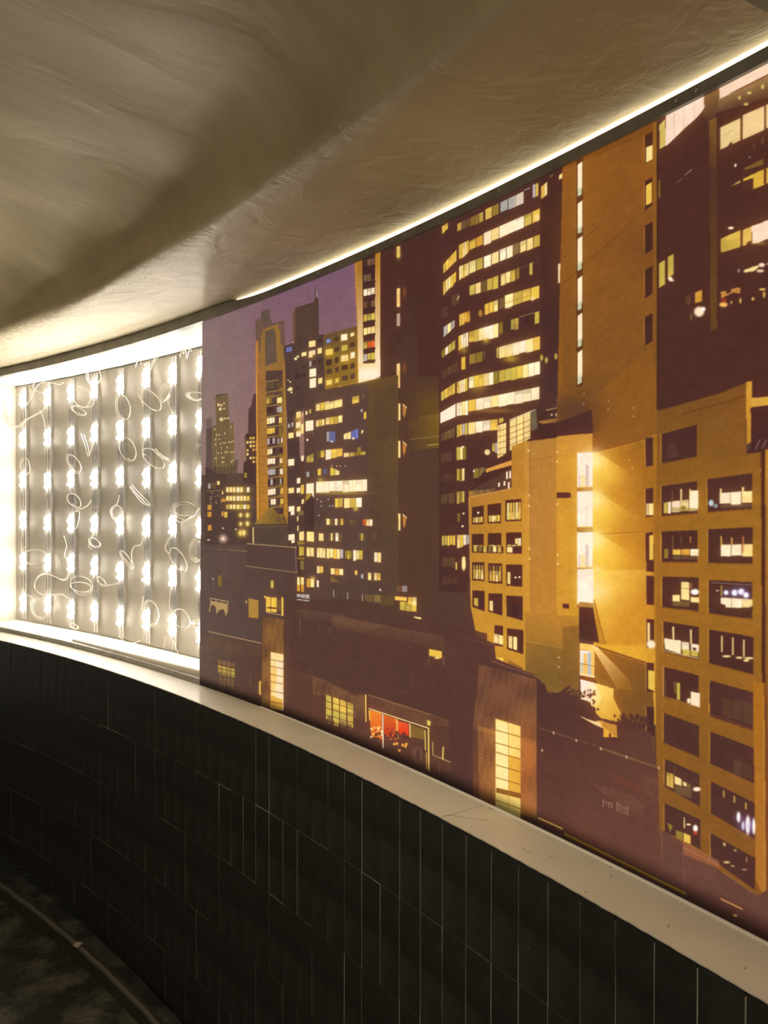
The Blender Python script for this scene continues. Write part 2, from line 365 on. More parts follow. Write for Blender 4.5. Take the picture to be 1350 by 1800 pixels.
    Q('W', 238, 1382, 1490, 318, 1375, 1480); Q('W', 300, 1480, 1535, 318, 1478, 1530); F((160, 134, 44), 240, 1495, 300, 1490, 260, 1545, 225, 1560)
    V('YG', 540, 1538, 1635, 625, 1532, 1628); V('PGW', 636, 1536, 1640, 826, 1530, 1630, gap=.05); H((230, 200, 80), 760, 1645, 30, .8)
    for x, y in ((355, 1545), (395, 1570), (398, 1618), (488, 1618), (520, 1616), (470, 1545), (370, 1715)): D('S', x, y, 9, .9)
    F((70, 50, 47), 218, 1600, 300, 1500, 322, 1540, 322, 1900, 218, 1900)
    U(500, 860, 5.1923)
    for cs, x0, t0, b0, x1, t1, b1 in (('PD', 388, 268, 330, 456, 270, 330), ('WDY', 466, 270, 332, 545, 268, 330), ('DD', 600, 280, 325, 668, 282, 325), ('RPW', 722, 275, 335, 812, 275, 338), ('D', 860, 270, 305, 874, 272, 306),
                                      ('P', 140, 390, 470, 186, 395, 470), ('P', 208, 385, 470, 280, 390, 478), ('P', 318, 400, 470, 366, 405, 474), ('TPT', 415, 400, 475, 462, 400, 478), ('WD', 472, 398, 480, 530, 400, 482), ('DGD', 680, 400, 470, 750, 402, 470), ('D', 808, 400, 470, 840, 402, 470),
                                      ('PP', 208, 530, 615, 278, 535, 620), ('PPP', 302, 535, 625, 382, 540, 625), ('PPYPS', 390, 540, 630, 545, 550, 640), ('OYO', 560, 558, 635, 622, 562, 640), ('WPG', 634, 555, 655, 722, 560, 640), ('WP', 826, 575, 668, 890, 580, 672),
                                      ('PY', 302, 700, 770, 362, 705, 760), ('PAP', 428, 720, 780, 545, 728, 788), ('Y', 648, 740, 782, 674, 742, 784), ('S', 705, 775, 815, 730, 775, 815), ('P', 768, 760, 828, 802, 764, 830), ('PY', 824, 760, 830, 886, 768, 834),
                                      ('GG', 140, 520, 610, 186, 525, 612), ('T', 150, 650, 730, 186, 655, 735), ('PP', 122, 800, 870, 186, 805, 875), ('AA', 118, 870, 935, 186, 872, 938), ('AP', 208, 815, 890, 280, 818, 900), ('W', 302, 830, 895, 322, 832, 895)):
        V(cs, x0, t0, b0, x1, t1, b1)
    H((230, 180, 110), 265, 815, 30, .7); L((60, 40, 36), 128, 520, 158, 940, 1.4); F((140, 110, 44), 426, 790, 520, 850, 430, 845, a=.7)
    for y in (480, 620): F((150, 120, 50), 125, y, 188, y + 4, 188, y + 24, 125, y + 18, a=.7)
    V('SSS', 116, 955, 980, 236, 960, 1000, jit=0); V('SS', 116, 1000, 1010, 236, 1012, 1024, jit=0)
    for cs, x0, t0, b0, x1, t1, b1 in (('DTD', 735, 960, 1020, 1000, 970, 1050), ('Y', 1010, 975, 1010, 1130, 985, 1020), ('GGY', 1060, 1025, 1100, 1215, 1030, 1120), ('YP', 1135, 985, 1050, 1215, 985, 1060), ('D', 880, 965, 1060, 1010, 975, 1075)):
        V(cs, x0, t0, b0, x1, t1, b1)
    for x, y in ((456, 920), (584, 940), (718, 960)): L((210, 190, 150), x, y, x + 2, y + 60, 1.1, .9)
    Q('P', 1190, 1160, 1170, 1258, 1170, 1192); D('W', 882, 918, 9); V('DS', 1030, 880, 940, 1130, 880, 940, a=.7)
    # ---- curved glass tower
    U(700, 440, 4.5)
    F((76, 47, 42), 330, -280, 1140, -620, 1140, 1260, 1000, 1320, 800, 1750, 560, 1880, 560, 2700, 330, 2700)
    GF((1135, -640, 1310, -700, 1310, 1200, 1135, 1260), 1200, 0, (70, 42, 38), 1200, 1200, (73, 46, 45))
    Q('W', 1272, 112, 265, 1312, 92, 240)
    for x, y in ((1142, 850), (1180, 870), (1255, 840), (1295, 835)): D('G', x, y, 12, .9, ry=24)
    U(750, 230, 4.5)
    V('YY.', 128, 760, 820, 200, 712, 760); V('YDDOOG', 248, 740, 800, 456, 640, 720, a=.85); V('GO', 470, 625, 710, 580, 575, 665); V('SSS', 588, 570, 655, 775, 480, 580); Q('W', 704, 520, 600, 775, 480, 575, .5); V('SG', 845, 430, 535, 892, 415, 520); V('YP', 912, 445, 550, 962, 405, 510); Q('P', 1055, 355, 390, 1084, 333, 372); Q('S', 780, 470, 476, 826, 450, 458); Q('T', 985, 360, 372, 1008, 344, 360)
    V('GYYYY', 137, 1060, 1135, 244, 940, 1035); V('YYPPY', 262, 905, 1020, 340, 868, 975); V('YA', 342, 880, 955, 454, 822, 905); V('WP', 458, 812, 908, 580, 760, 860, gap=.03); V('WWW', 582, 758, 858, 778, 672, 770, gap=.0, jit=.02); V('GY', 780, 672, 760, 905, 615, 705); D('W', 880, 690, 20, .5, ry=30)
    V('YPPYY', 137, 1200, 1310, 240, 1115, 1200); V('PPYPP', 264, 1075, 1190, 340, 1045, 1140); V('PG', 342, 1040, 1140, 454, 1000, 1095); V('WP', 458, 1000, 1090, 580, 950, 1045); V('WWTPPG', 584, 945, 1040, 905, 820, 910)
    V('D', 720, 1085, 1180, 738, 1075, 1170); Q('G', 820, 1050, 1140, 845, 1040, 1140)
    U(700, 440, 4.5)
    V('GPDGG', 570, 285, 365, 800, 200, 300); V('PPG', 818, 195, 285, 935, 150, 245); Q('O', 940, 150, 232, 965, 140, 225)
    L((130, 100, 70), 970, 145, 1115, 85, .7, .8)
    V('DDD', 430, 360, 440, 490, 340, 420, a=.6); V('DDD', 350, 460, 540, 400, 440, 520, a=.4); L('P', 474, 390, 488, 362, 1.4)
    V('SPS', 365, 610, 690, 455, 550, 610); V('YYAA', 490, 510, 600, 575, 480, 560); H((226, 180, 70), 540, 540, 40, .5); D('A', 658, 500, 17, .7, ry=26); V('YYP', 690, 430, 515, 798, 392, 485); Q('D', 808, 388, 470, 845, 372, 450); V('PGYY', 850, 360, 468, 1125, 280, 375, gap=.04); D('W', 880, 440, 24, .4); D('W', 1070, 385, 18, .5); L((150, 118, 40), 855, 420, 1040, 360, .9)
    V('OWGG', 350, 800, 855, 458, 708, 780); V('YWWW', 484, 680, 792, 562, 648, 768); V('YGPWWP', 566, 648, 735, 800, 578, 690, gap=.03); H('W', 720, 650, 60, .8, ry=45); H((220, 180, 60), 700, 712, 30, .7); H((220, 180, 60), 520, 785, 40, .5)
    V('OKKGG', 805, 575, 665, 960, 535, 625, a=.8); V('KKKG', 970, 530, 620, 1125, 482, 578); L((170, 150, 100), 965, 530, 1120, 486, 1.)
    V('.Y', 470, 860, 960, 540, 840, 950); V('OO', 568, 828, 912, 676, 800, 885); V('D', 680, 800, 870, 694, 795, 860); V('G', 785, 775, 858, 800, 770, 855); V('PPWWPY', 804, 768, 862, 1130, 680, 785, gap=.02); H('W', 960, 770, 110, .7, ry=36); H((214, 180, 50), 900, 860, 70, .6, ry=36)
    V('DDD', 350, 960, 1020, 480, 880, 960, a=.5)
    V('GYYY', 345, 1125, 1195, 458, 1048, 1135); V('YPWPY', 470, 1045, 1142, 556, 1010, 1115); V('WYYPWO', 566, 1005, 1098, 800, 955, 1062, gap=.04); V('GGGYPWW', 804, 955, 1048, 1130, 878, 985, gap=.04); H((226, 196, 80), 640, 1070, 80, .4)
    F((246, 222, 196), 340, 1285, 460, 1215, 462, 1318, 340, 1370); V('WWPW', 468, 1212, 1320, 560, 1188, 1305, gap=.05); V('YWWP', 562, 1188, 1280, 800, 1145, 1240, gap=.03); V('WWWWW', 800, 1145, 1240, 1125, 1080, 1185, gap=.02, jit=.02); H((200, 140, 60), 760, 1270, 220, .4, ry=22)
    U(700, 700, 4.5)
    V('DTTT', 345, 285, 340, 455, 232, 310, a=.8); V('GYSG', 470, 215, 318, 556, 195, 285); V('PWWY', 560, 195, 285, 795, 165, 255, gap=.04); Q('G', 805, 160, 215, 840, 155, 205); D('W', 655, 250, 22, .6)
    V('DD', 345, 440, 510, 430, 420, 495, a=.5); V('GPO', 468, 390, 492, 545, 380, 485); D('W', 520, 385, 9); V('GS', 750, 360, 420, 795, 350, 440); D((246, 220, 150), 712, 428, 22, .9)
    V('DDDD', 350, 605, 672, 455, 590, 660, a=.35); V('GOP', 470, 560, 662, 532, 555, 655); V('OT', 600, 560, 635, 695, 545, 625); D('W', 606, 576, 8)
    V('DTDTD', 345, 765, 840, 455, 745, 830, a=.6); V('GOG', 470, 740, 838, 532, 735, 830); V('O', 474, 910, 985, 498, 908, 985, a=.8); D('W', 524, 912, 8); D('W', 516, 1012, 9)
    V('GGYYY', 350, 1088, 1165, 460, 1085, 1165, gap=.2); V('PYWS', 472, 1082, 1188, 570, 1080, 1160); V('DDDD', 360, 1265, 1340, 460, 1265, 1340, a=.4); Q('P', 512, 1260, 1350, 538, 1255, 1345); Q('S', 462, 1300, 1350, 472, 1300, 1350)
    U(700, 960, 3.75)
    V('DDDDD', 300, 70, 130, 380, 75, 135, a=.35); Q('Y', 384, 105, 155, 394, 108, 156); D('P', 438, 115, 13, 1, ry=46); V('DDDD', 300, 200, 250, 400, 205, 255, a=.35)
    # lit penthouse glass and roof edge
    U(700, 700, 4.5)
    F((70, 44, 40), 790, 205, 1100, 90, 1350, 60, 1350, 300, 905, 380, 900, 560, 560, 740, 700, 560, 800, 480)
    V('PPP', 792, 215, 468, 862, 195, 448, gap=.06, jit=.03); V('PPP', 888, 180, 430, 1055, 100, 330, gap=.08, jit=.03)
    for k in range(5): L((96, 68, 44), 795, 260 + k * 48, 860, 242 + k * 48, .9)
    for k in range(5): L((96, 68, 44), 890, 235 + k * 46, 1055, 170 + k * 44, .9)
    F((100, 92, 74), 1055, 95, 1100, 90, 1110, 240, 1060, 260); L((240, 220, 180), 890, 172, 1090, 92, 1.2)
    F((70, 44, 40), 862, 190, 888, 180, 888, 450, 862, 470)
    L('P', 1180, 95, 1290, 72, 1.6); L('P', 1288, 75, 1288, 140, 1.6); D('W', 1265, 132, 16); D('W', 1222, 132, 9); D((150, 150, 170), 1268, 18, 9)
    F((168, 118, 56), 1110, 185, 1350, 140, 1350, 175, 1150, 205)
    F((212, 152, 70), 700, 560, 905, 490, 905, 530, 760, 570, 700, 590)
    for x, y, h in ((805, 685, 16), (848, 675, 18), (882, 690, 26), (868, 610, 30), (893, 605, 30)): Q('W', x - 7, y - h, y + h, x + 7, y - h - 2, y + h - 2)
    F((150, 112, 50), 565, 735, 780, 715, 720, 750, 568, 785); V('TDTDTD', 600, 735, 765, 760, 715, 745, a=.8)
    # ---- ochre block left of the uplights
    U(700, 700, 4.5)
    GF((565, 780, 905, 710, 905, 380, 1010, 340, 1040, 340, 1060, 2600, 700, 2230, 580, 1650), 600, 900, (168, 118, 48), 950, 1100, (186, 138, 50))
    L((206, 152, 76), 566, 790, 585, 1600, 1.2); L((200, 156, 84), 568, 784, 905, 712, 1.2)
    for x0, t0, b0, x1, t1, b1 in ((590, 862, 998, 684, 848, 996), (714, 842, 990, 822, 828, 988), (856, 806, 975, 982, 796, 970), (590, 1075, 1218, 684, 1072, 1224), (716, 1068, 1222, 824, 1066, 1228), (862, 1062, 1225, 984, 1060, 1232)):
        F((72, 44, 36), x0, t0, x1, t1, x1, b1, x0, b0)
        V('GPGY'[:prng.integers(3, 5)], x0 + 8, (t0 + b0) / 2 + 15, b0 - 10, x1 - 8, (t1 + b1) / 2 + 15, b1 - 12, gap=.15)
    V('PYGPY', 866, 830, 965, 980, 820, 955, gap=.25); V('PW', 930, 1110, 1150, 980, 1105, 1170); D('W', 640, 906, 9); D('P', 762, 950, 16)
    U(700, 960, 3.75)
    F((76, 46, 38), 495, 0, 700, 0, 700, 48, 495, 42); V('GTGTPG', 498, 0, 38, 690, 0, 42, gap=.3); F((76, 46, 38), 718, 0, 822, 0, 822, 50, 718, 45); V('PK', 722, 5, 40, 800, 5, 44)
    for x0, t0, b0, x1, t1, b1, cs in ((494, 105, 225, 574, 105, 232, 'GPGP'), (600, 112, 240, 692, 114, 250, 'GYPG'), (718, 120, 260, 824, 122, 268, 'PKKK'), (496, 290, 400, 576, 295, 430, 'GK'), (600, 310, 430, 692, 312, 458, 'PK.'), (720, 325, 460, 826, 330, 490, 'KKK'), (640, 520, 655, 698, 525, 662, '..'), (724, 540, 680, 830, 552, 712, 'PPK')):
        F((74, 46, 38), x0, t0, x1, t1, x1, b1, x0, b0); V(cs, x0 + 6, t0 + 50, b0 - 10, x1 - 6, t1 + 52, b1 - 12, gap=.2)
    V('GYYG', 498, 125, 180, 570, 125, 185, gap=.5, a=.8); V('TGTG', 605, 128, 190, 688, 130, 195, gap=.5, a=.8); V('PP', 636, 575, 640, 698, 590, 655); D('W', 780, 206, 7); D('W', 805, 204, 7)
    F((120, 80, 40), 728, 750, 830, 800, 828, 820, 740, 790, a=.7); V('YY', 645, 725, 750, 700, 738, 770)
    # ---- concrete slab with uplights
    U(980, 680, 6)
    GF((65, -2400, 1055, -2900, 1060, 560, 380, 700, 380, 500, 0, 520), 500, -2200, (128, 78, 30), 500, 500, (138, 88, 36))
    U(980, 180, 1)
    GF((10, 120, 175, 50, 180, 420, 60, 520, 10, 500), 90, 100, (140, 86, 36), 90, 500, (124, 80, 36))
    H((104, 66, 34), 130, 40, 70, .4, ry=90); H((102, 64, 36), 150, 250, 60, .4, ry=60); H((140, 88, 36), 40, 250, 60, .4, ry=120)
    H((86, 56, 44), 30, 540, 60, .8, ry=40)
    U(750, 230, 4.5)
    L((156, 104, 56), 1090, 995, 1350, 760, .9); L((92, 56, 26), 1090, 1000, 1350, 766, .8)
    U(650, 0, 1.9286)
    for a_, b_, c_, d_ in ((660, 870, 700, 840), (730, 805, 940, 620), (730, 1190, 975, 1055), (660, 1240, 705, 1205)):
        L((150, 100, 48), a_, b_, c_, d_, 1., .8); L((86, 54, 28), a_, b_ + 3, c_, d_ + 3, .8, .7)
    for k in range(7):
        x = 660 + k * 45; L((96, 60, 28), x, 900 - k * 40 + 60, x + 60, 850 - k * 40 + 60, 3, .25)
    for k, y in enumerate((548, 680, 800, 935, 1060, 1185)):   # tall slot of stairwell glass
        Q((90, 54, 30), 704, y - 6, y + 128, 726, y - 12, y + 122); Q('W', 708, y + 12, y + 96, 724, y, y + 92, 1); Q((206, 206, 172), 708, y + 92, y + 120, 722, y + 84, y + 112, .9)
    for k, (y, lit) in enumerate(((455, 1), (610, 2), (760, 0), (910, 0), (1070, 0))):
        h = 95
        Q((72, 42, 34), 936, y + 6, y + h + 8, 962, y - 8, y + h - 8); L((190, 130, 60), 934, y + 10, 935, y + h, .9)
        if lit == 1: Q('P', 940, y + 46, y + 98, 962, y + 38, y + 86)
        if lit == 2: Q('Y', 940, y + 20, y + 88, 960, y + 8, y + 78)
    # roof of the slab's neighbour, dark shadow
    U(980, 680, 6)
    H((74, 44, 40), 260, 420, 190, .8, ry=110)
    F((78, 48, 42), 0, 375, 130, 330, 370, 240, 385, 490, 0, 522)
    GF((0, 522, 378, 490, 378, 690, 0, 710), 0, 600, (184, 136, 56), 370, 560, (196, 142, 62))
    for x, y in ((290, 78), (286, 178), (548, 145), (545, 240), (808, 225), (812, 312), (10, 688), (8, 790), (8, 1238), (10, 1770)): D((206, 172, 110), x, y, 8, .8)
    GF((0, 705, 222, 700, 240, 3000, 0, 3000), 100, 800, (192, 140, 50), 150, 2400, (190, 142, 46))
    U(700, 700, 4.5)
    GF((905, 385, 1010, 345, 1350, 300, 1350, 2350, 1130, 2290, 1010, 2200, 1006, 520, 905, 505), 920, 800, (186, 138, 60), 1330, 900, (196, 144, 52), a=.8)
    F((166, 120, 46), 905, 380, 1005, 342, 1005, 480, 905, 505, a=.8); L((120, 84, 40), 908, 505, 1350, 450, .8, .6)
    for x, y in ((1040, 415), (1265, 425), (1265, 500), (1042, 850), (1042, 770), (1265, 838), (1045, 1190), (1268, 1240), (1048, 1270), (1270, 1310)): D((238, 214, 150), x, y, 8, .8)
    L((140, 100, 46), 1050, 340, 1062, 2000, 1.2, .5); L((150, 108, 44), 1180, 330, 1186, 1500, .8, .4)
    Q((84, 52, 30), 1262, 745, 790, 1350, 745, 790)
    # the uplit wall
    U(980, 680, 6)
    GF((380, 700, 930, 550, 1060, 500, 1100, 3600, 760, 3400, 390, 2900), 400, 1500, (214, 160, 52), 1050, 1300, (154, 104, 36))
    L((110, 66, 26), 385, 695, 940, 552, 1.2); L((206, 150, 60), 385, 702, 940, 560, .8); L((206, 152, 70), 940, 552, 1100, 490, .9); L((126, 80, 28), 400, 1555, 940, 1530, 1.1); L((220, 170, 80), 400, 1562, 940, 1540, .7)
    for k, (y, h) in enumerate(((695, 370), (1105, 380), (1535, 375), (1925, 370))):
        fan = (380, y - 8, 420, y - 8, 860, y + 270, 860, y + 430, 380, y + 410)
        H((250, 200, 96), 385, y + 110, 330, .85, ry=260, clip=fan); H((254, 222, 160), 385, y + 90, 150, .95, ry=150); H((236, 184, 66), 480, y + 230, 260, .45, ry=150)
        F((148, 104, 42), 215, y + h - 8, 382, y + h - 8, 382, y + h + 40, 215, y + h + 40)
        Q((250, 226, 204), 218, y, y + h, 382, y - 4, y + h - 6, e=1.2)
        if k in (0, 2): Q((176, 156, 164), 306, y + 130, y + h - 10, 340, y + 130, y + h - 10, .7); Q((200, 180, 170), 232, y + 240, y + h - 10, 258, y + 240, y + h - 10, .6); F((244, 206, 130), 262, y + 230, 304, y + 230, 304, y + h - 14, 262, y + h - 14, a=.7)
        else: L((206, 180, 170), 318, y + 150, 320, y + h - 20, 1.4, .8)
        L((226, 160, 60), 225, y + h - 6, 382, y + h - 10, 1.3)
    H((150, 100, 40), 800, 720, 120, .5); D((226, 180, 90), 770, 770, 9, .7); D((226, 180, 90), 806, 856, 8, .7)
    Q('K', 5, 1118, 1168, 152, 1118, 1168)
    U(980, 960, 6)
    GF((240, 250, 1000, 250, 1000, 1050, 400, 1040, 380, 640), 420, 400, (240, 190, 90), 800, 700, (190, 136, 44), a=.75)
    H((250, 214, 150), 420, 480, 170, .8, ry=140)
    Q((250, 226, 204), 228, 245, 575, 390, 245, 600, e=1.2); H((246, 206, 120), 420, 250, 60, .5); F((160, 116, 60), 235, 585, 388, 600, 388, 650, 235, 640)
    F((74, 46, 40), 240, 640, 388, 648, 450, 1020, 240, 975); F((178, 128, 44), 388, 560, 400, 560, 520, 1030, 450, 1030); L((130, 84, 34), 400, 600, 515, 1025, .9)
    Q('K', 64, 605, 652, 132, 608, 658)
    GF((-330, 690, 230, 740, 240, 1600, -330, 1500), 0, 700, (172, 126, 48), 0, 1400, (124, 90, 46), a=.9); F((122, 84, 42), 65, 850, 240, 840, 240, 1500, 65, 1500, a=.6); F((116, 84, 44), -330, 1010, 65, 1075, 65, 1500, -330, 1450, a=.35); L((170, 130, 60), -320, 1000, 75, 1075, 1.6, .7)
    for x, y in ((22, 1172), (22, 1272)): D((226, 190, 140), x, y, 9, .9)
    GF((400, 1050, 950, 1225, 1020, 1240, 1030, 2300, 700, 1900, 405, 1400), 420, 1200, (150, 100, 38), 950, 1500, (120, 80, 40))
    F((96, 62, 34), 420, 1062, 950, 1232, 950, 1222, 420, 1050); L((190, 130, 60), 420, 1075, 950, 1240, .8, .7)
    Q((244, 190, 100), 244, 1020, 1360, 400, 1040, 1390); Q((176, 104, 44), 244, 1085, 1090, 330, 1090, 1095); Q((232, 222, 214), 250, 1095, 1240, 360, 1110, 1250); Q((166, 178, 178), 328, 1120, 1350, 366, 1126, 1360); Q((170, 190, 190), 252, 1240, 1330, 280, 1242, 1335, .8); F((240, 178, 96), 284, 1130, 324, 1135, 324, 1345, 284, 1340)
    L((100, 60, 40), 250, 1235, 400, 1265, .9); L((246, 220, 190), 250, 1345, 400, 1375, 2.); F((120, 64, 34), 250, 1370, 405, 1390, 400, 1440, 250, 1410)
    GF((365, 1045, 430, 1060, 760, 1400, 800, 1520, 640, 1500), 380, 1060, (252, 206, 130), 720, 1480, (146, 98, 38), a=.95)
    GF((405, 1440, 600, 1500, 600, 1600, 700, 1800, 640, 1850, 420, 1800, 380, 1500), 420, 1500, (250, 204, 110), 660, 1780, (212, 158, 54), a=.95)
    GF((250, 1400, 405, 1440, 480, 1600, 420, 1700, 260, 1650), 260, 1500, (250, 224, 206), 460, 1640, (246, 200, 110)); Q((200, 184, 190), 330, 1500, 1620, 370, 1540, 1640, .6)
    for y, lit in ((-40, 2), (310, 0), (765, 3), (1225, 4), (1690, 5)):
        Q((76, 46, 40), 948, y, y + 305, 1030, y + 6, y + 312); L((206, 156, 76), 944, y, 946, y + 300, .9)
        if lit == 2: Q('Y', 975, y, y + 172, 1024, y, y + 172)
        if lit == 3: Q('P', 960, y + 40, y + 280, 985, y + 44, y + 280); D('W', 1000, y + 270, 46, 1, ry=44)
        if lit == 4: Q('Y', 968, y + 80, y + 278, 1034, y + 92, y + 300)
    U(980, 680, 6)
    for y, lit in ((535, 0), (1068, 1), (1535, 2)):
        Q((76, 46, 40), 938, y + 8, y + 308, 1018, y - 6, y + 298); L((206, 156, 76), 934, y + 15, 938, y + 300, .9)
        if lit == 1: Q('P', 948, y + 162, y + 285, 1022, y + 160, y + 285); L((90, 60, 40), 968, y + 165, 968, y + 285, 1.)
        if lit == 2: Q('Y', 978, y + 30, y + 290, 1022, y + 28, y + 290)
    # ---- right hand dark building
    U(1130, 120, 6)
    F((76, 45, 38), 155, 580, 300, 480, 2600, -700, 2600, 3500, 155, 3600)
    GF((120, 600, 158, 575, 162, 3200, 130, 3200), 130, 700, (140, 92, 36), 130, 3000, (124, 80, 36)); L((50, 28, 26), 162, 580, 166, 3300, 1.4)
    GF((620, 200, 820, 130, 820, 420, 720, 620, 640, 500), 700, 300, (120, 92, 56), 720, 600, (80, 50, 40), a=.8)
    F((196, 172, 92), 186, 600, 248, 540, 252, 820, 186, 858); F((240, 206, 186), 252, 545, 250, 480, 655, 290, 660, 420, 630, 470, 560, 545, 450, 640, 360, 730, 250, 830)
    for x in (340, 440, 550): L((180, 140, 120), x, 480 - (x - 340) * .5, x + 4, 760 - (x - 340) * 1.1, .7)
    GF((710, 560, 790, 520, 790, 1060, 718, 1070), 750, 560, (118, 82, 42), 750, 1060, (86, 56, 38)); GF((720, 1080, 795, 1060, 795, 2900, 725, 2900), 750, 1100, (80, 50, 40), 750, 2300, (98, 66, 36)); F((76, 45, 38), 720, 2780, 800, 2740, 800, 3400, 720, 3400)
    F((236, 198, 172), 815, 190, 1320, -60, 2200, -460, 2200, -250, 1320, 70, 820, 330)
    GF((815, 335, 1320, 85, 2200, -260, 2200, -60, 1320, 320, 800, 470), 1000, 260, (140, 110, 70), 1060, 430, (82, 52, 42), a=.9)
    for x, y, rx, ry in ((1030, 315, 14, 20), (1135, 265, 22, 14), (1275, 200, 14, 26), (1100, 385, 26, 14)): D((226, 196, 110), x, y, rx, .9, ry=ry)
    def pane(c, x0, t0, b0, x1, t1, b1): Q(c, x0, t0, b0, x1, t1, b1, e=1.)
    pane((222, 190, 136), 828, 630, 865, 1040, 530, 765); pane((226, 192, 140), 1064, 500, 758, 1292, 402, 655); pane((226, 196, 140), 1312, 390, 640, 1560, 290, 540); pane((210, 170, 110), 1580, 280, 530, 1820, 190, 430)
    F((76, 45, 38), 905, 830, 940, 780, 960, 800, 1000, 800, 900, 860); L((170, 140, 90), 870, 715, 960, 650, .8); L((170, 140, 90), 950, 790, 1030, 740, .8)
    D('W', 988, 1028, 11, 1, ry=18); D('S', 1137, 942, 8); D('D', 1185, 825, 12); D('D', 1275, 770, 10, ry=30)
    F((130, 98, 44), 1080, 1060, 1285, 955, 1285, 1020, 1080, 1080, a=.8); F((208, 166, 64), 1070, 1170, 1292, 1065, 1292, 1235, 1180, 1275, 1180, 1160, 1070, 1195); F((206, 162, 66), 1310, 1060, 1500, 980, 1500, 1150, 1310, 1225); F((190, 160, 80), 955, 1240, 1035, 1185, 1035, 1215)
    L((200, 180, 160), 455, 1130, 528, 1070, .9); L((150, 120, 110), 365, 1215, 430, 1165, .7); L((170, 150, 50), 184, 1190, 186, 1365, 1.4)
    U(1130, 400, 6)
    GF((835, 120, 1040, 30, 1040, 205, 850, 268, 835, 262), 850, 260, (176, 148, 66), 1000, 60, (204, 172, 74)); F((222, 184, 82), 890, 95, 1040, 30, 1040, 95, 890, 150, a=.7)
    F((216, 172, 86), 1065, 30, 1160, -10, 1160, 145, 1120, 150, 1100, 190, 1065, 195); F((244, 206, 182), 1160, -10, 1320, -70, 1600, -180, 1600, 60, 1320, 125, 1230, 165, 1165, 175); H((210, 170, 60), 1240, 170, 90, .4, ry=20)
    D('W', 940, 8, 30, 1, ry=14); D('S', 1022, 458, 9, .9, ry=20)
    pane('G', 182, 380, 640, 245, 342, 602); pane('G', 274, 312, 540, 336, 282, 495); D('W', 300, 540, 24, 1, ry=18); D('W', 314, 560, 28, .9, ry=12)
    F((228, 206, 140), 1070, 470, 1090, 445, 1225, 400, 1235, 420, 1190, 460, 1100, 478); D((244, 214, 186), 1265, 398, 34, 1, ry=22); D((236, 204, 170), 1250, 460, 40, .9, ry=16); F((230, 200, 160), 1320, 380, 1500, 300, 1500, 330, 1320, 400)
    pane((206, 150, 60), 562, 690, 800, 636, 658, 780); D('W', 605, 890, 52, 1, ry=52); D((255, 240, 235), 650, 862, 22); D('T', 520, 945, 9, ry=36); D('D', 490, 770, 30, .6, ry=50)
    F((190, 130, 66), 830, 680, 1035, 632, 1035, 700, 960, 690, 840, 750); D((238, 180, 100), 862, 815, 42, 1, ry=26); D((160, 60, 40), 866, 770, 26, .8); F((76, 46, 42), 880, 670, 940, 655, 940, 690, 900, 700)
    for x, y, rx, ry in ((1040, 775, 10, 30), (1172, 755, 15, 18), (1290, 710, 12, 34), (1272, 655, 34, 12), (945, 792, 8, 16)): D((226, 180, 90), x, y, rx, 1, ry=ry)
    for k in range(12): D((214, 170, 90), 1340 + prng.uniform(0, 700), 500 + prng.uniform(-350, 300), 14, .8)
    # ---- lower right apartment block
    U(1130, 660, 6)
    GF((160, 375, 820, 190, 1100, 75, 1100, 700, 1105, 830, 1250, 800, 1260, 1200, 1285, 5600, 150, 5200), 300, 300, (120, 78, 36), 500, 1700, (146, 98, 36))
    U(1130, 920, 6)
    GF((130, -200, 1260, -300, 1290, 4500, 160, 4500), 500, 1000, (150, 102, 38), 500, 3000, (124, 80, 38), a=.75)
    U(1130, 660, 6)
    L((96, 58, 28), 420, 410, 1110, 215, 1.4); L((86, 50, 26), 165, 380, 900, 165, 1., .6)
    GF((1100, 70, 1163, 60, 1163, 700, 1105, 730), 1130, 100, (206, 150, 56), 1130, 700, (186, 130, 44)); F((208, 160, 66), 1163, 240, 1320, 222, 2200, 110, 2200, 210, 1320, 318, 1163, 335)
    F((72, 42, 38), 1150, 340, 1320, 320, 2200, 220, 2200, 800, 1250, 810, 1105, 825, 1150, 760); F((76, 45, 38), 1165, 60, 2200, -140, 2200, 110, 1165, 235)
    L('S', 1245, 680, 1200, 780, 1.2, .8); L('S', 1315, 680, 1270, 770, 1.2, .8)
    F((76, 42, 30), 1262, 820, 1300, 810, 1300, 6300, 1275, 6300); GF((1302, 780, 2300, 700, 2300, 6600, 1310, 6600), 1320, 1000, (172, 124, 50), 1320, 4000, (120, 70, 36))
    for k in range(6): F((70, 42, 36), 1400, 1100 + k * 560, 2100, 1080 + k * 600, 2100, 1450 + k * 620, 1400, 1430 + k * 570)
    L((190, 130, 60), 1255, 980, 1250, 1030, 1.6)
    for x0, t0, b0, x1, t1, b1 in ((208, 620, 925, 582, 520, 855), (208, 1170, 1480, 586, 1115, 1450), (692, 1095, 1440, 1165, 1030, 1405)):
        F((76, 45, 40), x0, t0, x1, t1, x1, b1, x0, b0); L((206, 150, 66), x0 - 5, t0, x0 - 5, b0, 1.)
        L((120, 72, 30), x0, b0 + 8, x1, b1 + 8, 1.4)
    F((92, 60, 54), 270, 720, 350, 705, 400, 860, 260, 890, a=.6); V('TTT', 640, 480, 560, 860, 460, 560, a=.25)
    V('G', 230, 1345, 1455, 275, 1335, 1450, jit=0); V('W', 276, 1335, 1458, 308, 1330, 1455, jit=0); V('WPW', 315, 1328, 1442, 590, 1300, 1430, gap=.06); Q('W', 505, 1215, 1405, 596, 1212, 1400, e=1.); L('P', 415, 1205, 415, 1310, 3.); L('P', 508, 1200, 508, 1300, 2.); L('T', 322, 1220, 322, 1330, 1.4); D((120, 96, 40), 440, 1400, 26); F((150, 130, 60), 320, 1390, 590, 1400, 590, 1430, 320, 1440, a=.6)
